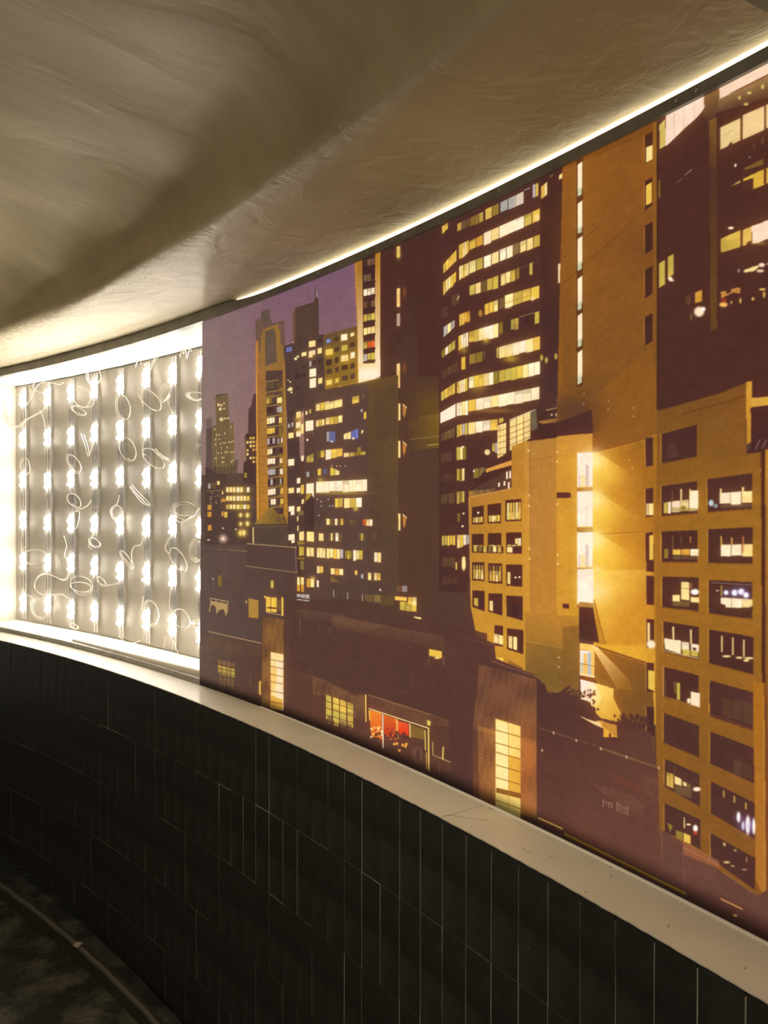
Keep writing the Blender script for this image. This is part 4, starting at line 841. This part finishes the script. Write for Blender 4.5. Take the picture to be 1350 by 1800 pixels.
def rect(d0, d1, z0, z1): return [(d0, z0), (d1, z0), (d1, z1), (d0, z1)]


def tube(name, pts, rad, m, parent=None, sides=6):
    pts = [Vector(p) for p in pts]; V, Fc = [], []
    up = None
    for i, p in enumerate(pts):
        d = (pts[min(i + 1, len(pts) - 1)] - pts[max(i - 1, 0)]).normalized()
        a = (up - d * up.dot(d)) if up is not None else d.orthogonal()
        if a.length < 1e-6: a = d.orthogonal()
        a.normalize(); up = a; b = d.cross(a)
        for q in range(sides):
            w = 2 * math.pi * q / sides
            V.append(p + rad * (math.cos(w) * a + math.sin(w) * b))
    for i in range(len(pts) - 1):
        for q in range(sides):
            r = (q + 1) % sides
            Fc.append((i * sides + q, i * sides + r, (i + 1) * sides + r, (i + 1) * sides + q))
    Fc += [tuple(range(sides)), tuple((len(pts) - 1) * sides + q for q in reversed(range(sides)))]
    return mesh(name, V, Fc, m, parent, True)


def frame_at(s, dr, z):
    """local axes on the wall: x along the arc to the right in the picture, y out of the wall towards the room, z up"""
    t = s / R; c, n = math.cos(t), math.sin(t)
    return Matrix(((n, -c, 0, 0), (-c, -n, 0, 0), (0, 0, 1, 0), (0, 0, 0, 1))).copy(), pos(s, dr, z)


def place(me, s, dr, z, parent, name=None, scale=(1, 1, 1), roll=0.):
    o = bpy.data.objects.new(name or me.name, me); COL.objects.link(o)
    rot, p = frame_at(s, dr, z)
    o.matrix_world = Matrix.Translation(p) @ rot @ Matrix.Rotation(roll, 4, 'Y') @ Matrix.Diagonal((*scale, 1))
    mw = o.matrix_world.copy()
    o.parent = parent; o.matrix_parent_inverse = parent.matrix_world.inverted()
    return o


def bevel_box(name, w, d, h, bev, m):
    """box centred in x and z, from y=0 (back) to y=d (front), front edges chamfered"""
    V = []
    for y, k in ((0, 0), (d - bev, 0), (d, bev)):
        V += [(-w / 2 + k, y, -h / 2 + k), (w / 2 - k, y, -h / 2 + k), (w / 2 - k, y, h / 2 - k), (-w / 2 + k, y, h / 2 - k)]
    Fc = [(3, 2, 1, 0), (8, 9, 10, 11)]
    for a in (0, 4):
        for q in range(4): Fc.append((a + q, a + (q + 1) % 4, a + 4 + (q + 1) % 4, a + 4 + q))
    me = bpy.data.meshes.new(name); me.from_pydata(V, [], Fc); me.materials.append(m)
    bm = bmesh.new(); bm.from_mesh(me); bmesh.ops.recalc_face_normals(bm, faces=bm.faces); bm.to_mesh(me); bm.free()
    return me


def dome(name, r, h, m, seg=10, rings=4):
    V, Fc = [], []
    for i in range(rings):
        a = i / rings * math.pi / 2
        for q in range(seg):
            w = 2 * math.pi * q / seg
            V.append((r * math.cos(a) * math.cos(w), h * math.sin(a), r * math.cos(a) * math.sin(w)))
    V.append((0, h, 0)); t = len(V) - 1
    for i in range(rings - 1):
        for q in range(seg): Fc.append((i * seg + q, i * seg + (q + 1) % seg, (i + 1) * seg + (q + 1) % seg, (i + 1) * seg + q))
    for q in range(seg): Fc.append(((rings - 1) * seg + q, (rings - 1) * seg + (q + 1) % seg, t))
    Fc.append(tuple(range(seg)))
    me = bpy.data.meshes.new(name); me.from_pydata(V, [], Fc); me.materials.append(m)
    bm = bmesh.new(); bm.from_mesh(me); bmesh.ops.recalc_face_normals(bm, faces=bm.faces); bm.to_mesh(me); bm.free()
    for p in me.polygons: p.use_smooth = True
    return me


rnd = random.Random(5)
S_NEAR, S_FAR = 3.9, 12.6                       # how much of the curved corridor is built
FLOOR_Z = -EYE                                  # everything below is measured from the lens height
S_END = 8.665                                   # far end of the light box
WALL_END = [(x, y) for x, y in ((0, 1500), (40, 1533), (80, 1565), (133, 1609), (178, 1647), (222, 1689), (311, 1782))]
_we = [at(x, y, -LEDGE) for x, y in WALL_END]


def wall_foot(s):                               # the tiled wall stops above the floor on a slight slope
    a, b = _we[0], _we[-1]
    t = (s - a[0]) / (b[0] - a[0])
    return max(-1.632, min(-1.515, a[1] + t * (b[1] - a[1])))


# ---------------------------------------------------------------- structure: tiled wall, ledge, ceiling, floor
core = sweep('wall_front', [(-LEDGE + .0018, -1.50), (.16, -1.50), (.16, ZB - .012), (-LEDGE + .0018, ZB - .012)], S_NEAR, S_FAR, M['grout'],
             jig=lambda s, q, dr, z: (dr, wall_foot(s) + .004 if q < 2 else z))
tag(core, 'low curved wall clad in tall black tiles below the picture ledge', kind='structure')
TW, THT = .0688, .2125
s_ref = at(605, 1344, -LEDGE)[0] * (R - LEDGE) / R          # a measured joint
tile_me = bevel_box('tile', TW - .0022, .0040, THT - .0014, .0006, M['tile'])
stuff_v, stuff_f = [], []
k0, k1 = math.floor((S_NEAR + .05 - s_ref) / TW), math.ceil((11.0 - s_ref) / TW)
n_tiles = 0
for k in range(k0, k1):
    sc = (s_ref + (k + .5) * TW) * R / (R - LEDGE)
    near = 4.93 < sc < 8.75
    for row in range(5):
        zt = ZB - row * THT if row else ZB - .0028
        zb = ZB - (row + 1) * THT
        if row == 4: zb = wall_foot(sc)
        if zt - zb < .02: continue
        sz = (zt - zb - .0014) / (THT - .0014)
        proud = rnd.uniform(-.0006, .0006)
        if near:
            o = place(tile_me, sc + rnd.uniform(-.0003, .0003), -LEDGE + .0042 + proud, (zt + zb) / 2 + rnd.uniform(-.0003, .0003), core, 'tile', (1, 1, sz), rnd.uniform(-.004, .004)); n_tiles += 1
        else:
            rot, p = frame_at(sc, -LEDGE + .0042 + proud, (zt + zb) / 2)
            mw = Matrix.Translation(p) @ rot @ Matrix.Diagonal((1, 1, sz, 1)); b = len(stuff_v)
            stuff_v += [mw @ v.co for v in tile_me.vertices]; stuff_f += [tuple(b + i for i in f.vertices) for f in tile_me.polygons]
tag(mesh('tile_field', stuff_v, stuff_f, M['tile'], core), kind='stuff')

sill = empty('trim_1'); tag(sill, 'pale rendered ledge along the foot of the glowing picture', kind='structure')
cut = at(818, 1424, -.06)[0]
def ragged(s, q, dr, z): return (dr + (.0007 * math.sin(s * 61) * math.sin(s * 23.7) + .0006 * math.sin(s * 190) if q in (0, 3) else 0), z)
sp = [(-LEDGE - .0012, ZB - .0026), (.012, ZB - .0026), (.012, ZB), (-LEDGE - .0012, ZB)]
for a, b in ((S_NEAR, cut - .0007), (cut + .0007, 7.86), (7.8612, S_FAR)):
    sweep('ledge_slab', sp, a, b, M['ledge'], sill, step=.012, jig=ragged)
cr = []
for i in range(14):
    u = i / 13
    cr.append(pos(cut + .018 * math.sin(u * 5) * (1 - u) - .06 * u + .004 * rnd.uniform(-1, 1), -LEDGE + .004 + u * .06, ZB + .0001))
crack = tube('crack_line', cr, .0006, M['joint'], sill, 4)
nick_me = bevel_box('chip', .006, .0012, .0016, .0003, M['joint'])
for x, y in ((861, 1421), (866, 1423), (921, 1492), (929, 1497), (969, 1506), (1073, 1524), (1074, 1541), (1030, 1568), (497, 1285), (640, 1330), (1310, 1702), (1175, 1628)):
    s_, z_ = at(x, y, -.05)
    r_ = sight((x, y))[0]; t_ = ZB / r_[2]; X_, Y_ = r_[0] * t_, r_[1] * t_
    dr_ = math.hypot(X_ - CX, Y_ - CY) - R; s_ = math.atan2(Y_ - CY, X_ - CX) * R
    o = bpy.data.objects.new('chip', nick_me); COL.objects.link(o)
    o.matrix_world = Matrix.Translation(pos(s_, dr_, ZB - .0008)) @ Matrix.Rotation(rnd.uniform(0, 3), 4, 'Z') @ Matrix.Rotation(math.pi / 2, 4, 'X') @ Matrix.Diagonal((rnd.uniform(.6, 1.4), 1, 1, 1))
    put_under(o, sill)

# ceiling: flat soffit over the picture, rounded ridge, then a hollow vault over the corridor
Z_SOF = .640
prof = [(.26, Z_SOF), (.12, Z_SOF), (.03, Z_SOF), (-.05, Z_SOF), (-.12, Z_SOF), (-.19, Z_SOF), (-.25, Z_SOF - .001), (-.30, Z_SOF), (-.328, Z_SOF + .002), (-.346, Z_SOF + .008), (-.356, Z_SOF + .018), (-.361, Z_SOF + .032),
        (-.368, Z_SOF + .055), (-.380, Z_SOF + .080), (-.402, Z_SOF + .105), (-.436, Z_SOF + .128), (-.485, Z_SOF + .148), (-.55, Z_SOF + .165), (-.64, Z_SOF + .18), (-.77, Z_SOF + .195), (-.95, Z_SOF + .21), (-1.25, Z_SOF + .222), (-1.65, Z_SOF + .222), (-2.05, Z_SOF + .21), (-2.5, Z_SOF + .19)]
def hand(s, q, dr, z):                          # hand-trowelled unevenness
    w = .004 * math.sin(s * 3.1 + q) + .003 * math.sin(s * 7.7 + q * 1.7)
    if q < 7: return dr, z + w * .15
    f = .006 * math.sin(s * 13.3 + .7 * math.sin(s * 5.1)) * math.sin(q * .5) if q > 12 else 0
    return dr + w * .5 + f, z + w * (.5 if q < 12 else 1.6) + f
ceil = sweep('ceiling', prof, S_NEAR, S_FAR, M['plaster'], step=.05, closed=False, smooth=True, jig=hand)
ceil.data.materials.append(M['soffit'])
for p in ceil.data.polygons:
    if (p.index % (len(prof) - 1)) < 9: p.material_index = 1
tag(ceil, 'trowelled plaster ceiling with a lit soffit over the picture and a darker vault', kind='structure')
# downstand across the soffit at the near end
sweep('trim_3', [(-.36, Z_SOF + .002), (-.02, Z_SOF + .002), (-.02, Z_SOF - .008), (-.36, Z_SOF - .008)], 4.45, 4.904, M['patch'])
tag(bpy.data.objects['trim_3'], 'shallow grey-green plaster patch across the soffit', kind='structure')

tag(sweep('wall_left', rect(.0, .16, ZB, Z_SOF), S_END + .002, S_FAR, M['plaster']), 'plain plastered wall beyond the far end of the light box', kind='structure')
inner = sweep('wall_back', [(-2.5, FLOOR_Z), (-2.5, Z_SOF + .24), (-2.62, Z_SOF + .24), (-2.62, FLOOR_Z)], S_NEAR, S_FAR, M['plaster'], step=.15)
tag(inner, 'plastered inner wall of the curved corridor behind the viewer', kind='structure')
fl = sweep('floor', [(-2.6, FLOOR_Z - .03), (.16, FLOOR_Z - .03), (.16, FLOOR_Z), (-.2, FLOOR_Z)] + [(-.2 - .1 * i, FLOOR_Z) for i in range(1, 25)], S_NEAR, S_FAR, M['floor'], step=.1,
           jig=lambda s, q, dr, z: (dr, z + (.006 * math.sin(s * 5 + dr * 11) * math.sin(s * 2.3 - dr * 7) if q > 3 else 0)))
tag(fl, 'dark rough mottled floor of the corridor', kind='structure')
kerb = sweep('baseboard_front', [(-.172, FLOOR_Z), (-.196, FLOOR_Z), (-.196, FLOOR_Z + .055), (-.190, FLOOR_Z + .060), (-.172, FLOOR_Z + .060)], S_NEAR, S_FAR, M['kerb'])
tag(kerb, 'low dark concrete kerb with a paler edge along the wall foot', kind='structure')
sweep('kerb_edge', [(-.1985, FLOOR_Z + .050), (-.1985, FLOOR_Z + .061), (-.188, FLOOR_Z + .0625), (-.188, FLOOR_Z + .058), (-.195, FLOOR_Z + .050)], S_NEAR, S_FAR, M['nosing'], kerb, step=.03,
      jig=lambda s, q, dr, z: (dr + .002 * math.sin(s * 9) * math.sin(s * 31), z))
r_ = sight((137, 1661))[0]; t_ = (FLOOR_Z + .066) / r_[2]
lump = bpy.data.meshes.new('mortar_lump'); bm = bmesh.new(); bmesh.ops.create_icosphere(bm, subdivisions=2, radius=.016)
for v in bm.verts: v.co *= rnd.uniform(.65, 1.2); v.co.z *= .6
bm.to_mesh(lump); bm.free(); lump.materials.append(M['rubble'])
lo = bpy.data.objects.new('mortar_lump', lump); COL.objects.link(lo); lo.location = (r_[0] * t_, r_[1] * t_, FLOOR_Z + .0675 + EYE)
tag(lo, 'small pale crumb of mortar sitting on the kerb edge', 'mortar')

# ---------------------------------------------------------------- the light box
box = empty('lightbox', pos(7.7, .1, ZB)); tag(box, 'long curved light box, open at its far end where the lamps show', 'light box')
BD = .200
sweep('back_panel', rect(BD, BD + .006, ZB - .004, ZT + .02), 4.3, S_END, M['back'], box)
sweep('top_panel', rect(.004, BD, .6046, .6096), 4.3, S_END, M['white'], box)
sweep('bottom_panel', rect(.004, BD, -.5915, -.5865), 4.3, S_END, M['white'], box)
sweep('shade_seam', rect(BD - .0035, BD, .6010, .6046), 4.4, S_END - .008, M['hole'], box)  # dark strips painting the shade of the gap along the back corners
sweep('shade_seam', rect(BD - .002, BD, -.5865, -.5845), 6.9, S_END - .16, M['hole'], box)
sweep('end_panel', rect(.004, BD, -.5865, .6046), S_END - .005, S_END, M['back'], box)
sweep('end_panel', rect(.004, BD, -.5865, .6046), 4.3, 4.305, M['white'], box)
def rail_top(s):                                # the front rail lifts to the soffit beside the open bay
    t = max(0, min(1, (s - 6.42) / .34)); t = t * t * (3 - 2 * t)
    return .6225 + t * .0165
tr = sweep('top_rail', [(-.010, ZT - .0005), (.014, ZT - .0005), (.014, .62), (-.010, .62)], 4.3, S_END, M['rail'], box, step=.03,
           jig=lambda s, q, dr, z: (dr, z if q < 2 else rail_top(s)))
sweep('bottom_rail', rect(-.002, .014, ZB + .0002, -.5775), 6.79, S_END, M['rail'], box)
sweep('leak_strip', [(.004, .6235), (.012, .6235), (.012, .6388), (.004, .6388)], 4.3, 6.60, M['slot'], box, step=.04,  # glowing strip added in the gap, standing in for leaking box light
      jig=lambda s, q, dr, z: (dr, z if q > 1 else min(.6385, rail_top(s) + .0004)))
sweep('foot_leak', rect(-.0075, -.0025, ZB + .0001, ZB + .0022), 4.9, 6.45, M['slot_low'] if 'slot_low' in M else M['hem'], box)  # pale strip imitating the line of light leaking under the frame
scr = dome('screw', .0035, .0022, M['steel'], 8, 3)
for x, y in ((646, 448), (690, 430), (713, 421), (560, 485), (1189, 190), (1224, 152), (878, 335)):
    s_, z_ = at(x, y, -.01); place(scr, s_, -.010, .613, box, 'screw')
dark = bevel_box('rivet', .008, .001, .004, .0003, M['hole'])
for x in (60, 295, 258, 118): place(dark, at(x, 600, 0)[0], -.010, ZT + .003, box, 'rivet')

# straight spare profile leaning inside the bay behind the lower rail
a0, a1 = at(352, 1186, .02)[0], at(128, 1106, .03)[0]
p0, p1 = pos(a0 - .05, .026, 0), pos(a1, .030, 0)
d_ = (p1 - p0).normalized(); n_ = Vector((d_.y, -d_.x, 0))
if n_.dot(Vector((CX, CY, 0)) - p0) < 0: n_ = -n_
V = []
for p in (p0, p1):
    h = .026 if p is p0 else .012
    for u, w in ((0, 0), (.004, 0), (.004, h), (.001, h + .003), (-.006, h + .003), (-.006, h - .002), (0, h - .002)):
        V.append(p + n_ * u + Vector((0, 0, -.5863 + w)))
prf = mesh('edge_profile', V, [(i, (i + 1) % 7, 7 + (i + 1) % 7, 7 + i) for i in range(7)] + [tuple(range(7)), tuple(range(13, 6, -1))], M['white'])
tag(prf, 'loose straight pale edge profile lying on the bright floor of the open bay', 'profile')

# ---------------------------------------------------------------- LED strips
STRIP_X = (36, 79, 120, 161, 206, 252, 298, 347)
WORDS = ('eighth', 'seventh', 'sixth', 'fifth', 'fourth', 'third', 'second', 'first')
mod_me = bevel_box('led_module', .034, .009, .062, .003, M['pcb'])
lens_me = dome('lens', .0125, .010, M['led'])
glare_me = dome('glare_bump', .0075, .008, M['led'], 8, 3)
chan_me = None
def channel():
    w, h = .052, 1.168
    V = []
    pr = ((-w / 2, 0), (w / 2, 0), (w / 2, .010), (w / 2 - .002, .010), (w / 2 - .002, .002), (-.005, .002), (-.005, .006), (-.013, .006), (-.013, .002), (-w / 2 + .002, .002), (-w / 2 + .002, .007), (-w / 2, .007))
    for z in (-h / 2, h / 2):
        for x, y in pr: V.append((x, y, z))
    k = len(pr)
    me = bpy.data.meshes.new('channel'); me.from_pydata(V, [], [(i, (i + 1) % k, k + (i + 1) % k, k + i) for i in range(k)] + [tuple(range(k)), tuple(range(2 * k - 1, k - 1, -1))]); me.materials.append(M['alu'])
    bm = bmesh.new(); bm.from_mesh(me); bmesh.ops.recalc_face_normals(bm, faces=bm.faces); bm.to_mesh(me); bm.free()
    return me
chan_me = channel(); hole_me = dome('screw_hole', .0028, .0012, M['hole'], 7, 2)
strips = []
for i, x in enumerate(STRIP_X):
    s_ = at(x, 880, .175)[0]
    root = empty('led_strip', pos(s_, BD, -.585)); strips.append((root, s_))
    w_ = WORDS[i]
    if i == 7: lb = 'lamp strip nearest the city picture, half tucked behind the cloth edge'
    elif i == 0: lb = 'lamp strip at the far end of the bay, close to the end panel'
    else: lb = 'upright lamp strip in the open bay, %s from the city picture' % w_
    tag(root, lb, 'light strip', 'lamp strips in the open bay')
    place(chan_me, s_, BD, .009, root, 'channel')
    for k in range(12): place(hole_me, s_ - .021, BD - .002, .53 - k * .096, root, 'screw_hole')
    for k in range(6):
        z = .528 - k * .2025 + rnd.uniform(-.008, .008)
        m_ = place(mod_me, s_ + rnd.uniform(.001, .006), BD - .003, z, root, 'led_module', roll=rnd.uniform(-.08, .08))
        for q in range(3):
            l_ = place(lens_me, s_ + .003 + rnd.uniform(-.003, .003), BD - .012, z - .023 + q * .023, m_, 'lens')
        for q in range(4):
            g_ = place(glare_me, s_ + (-.015, .019)[q % 2] + rnd.uniform(-.004, .003), BD - .0115, z + (-.014, .012, .028, -.03)[q] + rnd.uniform(-.006, .006), m_, 'lens')  # extra glowing bumps that imitate the ragged glare around the LEDs

# wires: (strip, kind, measured points of the photograph)
WIRES = [
    (0, 'loop', 24, 722, 22, 30, 10, 1), (0, 'path', (38, 752), (45, 740), (60, 731), (72, 725), (79, 716), (81, 708)), (0, 'path', (36, 745), (40, 741), (62, 728), (74, 722)),
    (1, 'loop', 71, 680, 11, 9, -30, 1), (1, 'path', (47, 712), (55, 700), (62, 684), (70, 674), (84, 672), (104, 676), (112, 672)), (1, 'path', (70, 722), (77, 738), (80, 758)),
    (0, 'loop', 43, 820, 9, 16, 20, 2), (0, 'path', (40, 938), (37, 950), (38, 972)),
    (2, 'loop', 137, 722, 14, 7, 20, 2), (2, 'loop', 129, 815, 9, 17, -15, 2), (2, 'path', (112, 942), (117, 960), (113, 975), (119, 985)),
    (3, 'loop', 146, 700, 15, 17, -35, 1), (3, 'path', (132, 712), (150, 716), (160, 700), (166, 690)), (3, 'loop', 164, 659, 13, 19, 20, 2), (3, 'path', (142, 762), (150, 785), (155, 802), (160, 790), (164, 775)), (3, 'path', (147, 764), (154, 784), (157, 800)),
    (3, 'path', (124, 905), (135, 897), (152, 890), (160, 880)), (3, 'path', (124, 926), (132, 930), (138, 915), (139, 900), (133, 899)), (2, 'loop', 130, 880, 14, 12, 30, 1), (3, 'loop', 165, 954, 9, 9, 0, 2), (3, 'path', (166, 935), (160, 946), (156, 960), (162, 966)),
    (4, 'loop', 217, 716, 11, 22, 5, 1), (4, 'path', (207, 682), (203, 705), (205, 725), (212, 738)), (4, 'loop', 224, 790, 14, 20, 0, 1), (4, 'loop', 205, 902, 12, 15, 30, 2), (4, 'path', (209, 870), (208, 880), (202, 890)),
    (4, 'loop', 222, 984, 20, 9, 55, 2), (4, 'path', (234, 1000), (231, 975), (236, 960), (247, 958), (252, 945)), (3, 'loop', 178, 1022, 8, 8, 30, 1), (3, 'path', (186, 1030), (195, 1028), (206, 1026)),
    (5, 'path', (238, 645), (242, 634), (246, 632), (248, 640)), (5, 'path', (262, 655), (274, 632), (281, 624)), (5, 'path', (260, 652), (268, 636), (276, 622)), (5, 'loop', 263, 702, 12, 22, -38, 1), (5, 'path', (252, 682), (248, 700), (252, 715)),
    (5, 'loop', 269, 806, 12, 20, -35, 1), (5, 'path', (252, 775), (250, 795), (256, 800)), (5, 'path', (230, 854), (240, 868), (252, 880), (262, 890)), (5, 'path', (232, 852), (244, 866), (256, 878), (264, 888)), (5, 'path', (228, 856), (238, 870), (250, 884), (260, 888)),
    (5, 'loop', 265, 1078, 13, 24, 5, 2), (5, 'path', (252, 1048), (250, 1060), (248, 1072)), (6, 'loop', 288, 690, 8, 20, 35, 3), (6, 'path', (280, 705), (292, 704), (300, 694)), (6, 'path', (292, 700), (297, 712), (302, 726)),
    (6, 'path', (269, 790), (280, 802), (294, 808), (300, 812)), (6, 'path', (273, 789), (284, 800), (296, 806)), (6, 'path', (306, 935), (294, 952), (290, 965), (297, 973)), (6, 'loop', 313, 984, 11, 22, -15, 1), (6, 'loop', 318, 1088, 15, 18, 0, 1),
    (6, 'path', (300, 1035), (297, 1060), (301, 1076)), (7, 'path', (316, 628), (320, 612), (322, 622), (326, 612), (328, 630), (334, 610), (336, 618)), (7, 'loop', 342, 696, 14, 7, -5, 3), (7, 'loop', 352, 796, 8, 16, 10, 3),
    (7, 'loop', 323, 897, 22, 14, -10, 3), (7, 'path', (305, 910), (320, 918), (338, 905), (352, 892)), (7, 'loop', 345, 967, 13, 22, 25, 2), (7, 'loop', 346, 1096, 10, 6, 0, 3), (6, 'path', (305, 1125), (309, 1140), (314, 1152)), (6, 'path', (290, 1120), (288, 1138)),
    (1, 'loop', 61, 980, 22, 15, -8, 2), (1, 'loop', 68, 1070, 14, 20, 8, 2), (1, 'path', (38, 1035), (44, 1043), (56, 1050), (62, 1058)),
    (2, 'path', (122, 1010), (119, 1018), (110, 1020), (97, 1014), (78, 1008), (66, 1014), (61, 1028), (66, 1040), (84, 1046), (106, 1044), (116, 1049), (122, 1058)),
    (2, 'path', (120, 1008), (116, 1017), (106, 1018), (90, 1011), (76, 1010), (64, 1018), (60, 1032), (70, 1043), (90, 1045), (108, 1045), (118, 1052)),
    (3, 'loop', 143, 1029, 19, 17, 0, 1), (3, 'loop', 142, 1032, 18, 9, 0, 1), (2, 'loop', 129, 1101, 6, 6, 0, 2), (4, 'path', (208, 1118), (220, 1128), (236, 1130), (246, 1126)),
]
def smooth_path(p, n=5):
    out = []
    for i in range(len(p) - 1):
        q0, q1, q2, q3 = p[max(i - 1, 0)], p[i], p[i + 1], p[min(i + 2, len(p) - 1)]
        for k in range(n):
            t = k / n
            out.append(.5 * (2 * q1 + (q2 - q0) * t + (2 * q0 - 5 * q1 + 4 * q2 - q3) * t * t + (3 * q1 - q0 - 3 * q2 + q3) * t ** 3))
    return out + [p[-1]]
for n_w, w in enumerate(WIRES):
    root = strips[w[0]][0]; dep = .150 + .02 * math.sin(n_w * 2.1)
    if w[1] == 'path':
        pts = []
        for x, y in w[2:]:
            s_, z_ = at(x, y, dep); pts.append(pos(min(s_, S_END - .02), dep, max(-.578, min(z_, .596))))
        pts = smooth_path(pts)
    else:
        x, y, rx, ry, tl, turns = w[2:]; pts = []
        for q in range(22 * turns + 8):
            an = 2 * math.pi * q / 22; tr_ = math.radians(tl); g = 1 - .09 * (q // 22) + .03 * math.sin(an * 3 + n_w)
            ex, ey = rx * g * math.cos(an), ry * g * math.sin(an); ox = 1.6 * (q // 22)
            px, py = x + ox + ex * math.cos(tr_) - ey * math.sin(tr_), y + ex * math.sin(tr_) + ey * math.cos(tr_)
            s_, z_ = at(px, py, dep); pts.append(pos(max(min(s_, S_END - .02), 6.83), dep + .012 * math.sin(an), max(-.578, min(z_, .598))))
    tube('wire', pts, .0017, M['wire'], root, 5)

# ---------------------------------------------------------------- the picture cloth
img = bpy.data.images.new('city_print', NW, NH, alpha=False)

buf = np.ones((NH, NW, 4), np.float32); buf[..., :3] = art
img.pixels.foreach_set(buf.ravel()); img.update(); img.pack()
cm = bpy.data.materials.new('backlit_print'); cm.use_nodes = True; nt = cm.node_tree; pb = nt.nodes['Principled BSDF']
ti = node(cm, 'ShaderNodeTexImage'); ti.image = img; ti.extension = 'EXTEND'; ti.interpolation = 'Linear'
uvn = node(cm, 'ShaderNodeTexCoord'); sx = node(cm, 'ShaderNodeSeparateXYZ')
nt.links.new(uvn.outputs['UV'], ti.inputs['Vector']); nt.links.new(uvn.outputs['UV'], sx.inputs[0])
mr = node(cm, 'ShaderNodeMapRange'); mr.interpolation_type = 'SMOOTHSTEP'          # backlight fading at the lower rim, put into the emission strength
mr.inputs['From Min'].default_value = .004; mr.inputs['From Max'].default_value = .036; mr.inputs['To Min'].default_value = .12; mr.inputs['To Max'].default_value = 1.
nt.links.new(sx.outputs['Y'], mr.inputs['Value'])
ml = node(cm, 'ShaderNodeMath', operation='MULTIPLY'); ml.inputs[1].default_value = PRINT_POWER
nt.links.new(mr.outputs[0], ml.inputs[0]); nt.links.new(ml.outputs[0], pb.inputs['Emission Strength'])
nt.links.new(ti.outputs['Color'], pb.inputs['Emission Color'])
pb.inputs['Base Color'].default_value = (.006, .005, .0045, 1); pb.inputs['Roughness'].default_value = .6; pb.inputs['Specular IOR Level'].default_value = .05
sl_t, sl_b = at(357, 567, 0)[0], at(352, 1190, 0)[0]
n = 70; V, UV, Fc = [], [], []
for side in (-.0025, .0015):
    for i in range(n + 1):
        for z, sl_ in ((ZB + .0002, sl_b), (ZT - .0006, sl_t)):
            s_ = sl_ + (S_RIGHT - sl_) * i / n
            V.append(pos(s_, side, z)); UV.append(((S_LEFT - s_) / (S_LEFT - S_RIGHT), (z - ZB) / (ZT - ZB)))
h = 2 * (n + 1)
for i in range(n):
    a = 2 * i
    Fc += [(a, a + 2, a + 3, a + 1), (h + a, h + a + 1, h + a + 3, h + a + 2), (a, a + 2 + 0, h + a + 2, h + a), (a + 1, a + 3, h + a + 3, h + a + 1)]
Fc += [(0, 1, h + 1, h), (2 * n, 2 * n + 1, h + 2 * n + 1, h + 2 * n)]
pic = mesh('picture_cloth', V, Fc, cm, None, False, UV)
tag(pic, 'backlit cloth print of city towers at night with glowing windows', 'picture')
hm = tube('hem', [pos(sl_b + .001, -.0005, ZB + .001), pos((sl_b + sl_t) / 2 + .001, -.0005, 0), pos(sl_t + .001, -.0005, ZT - .002)], .0022, M['hem'], pic, 6)
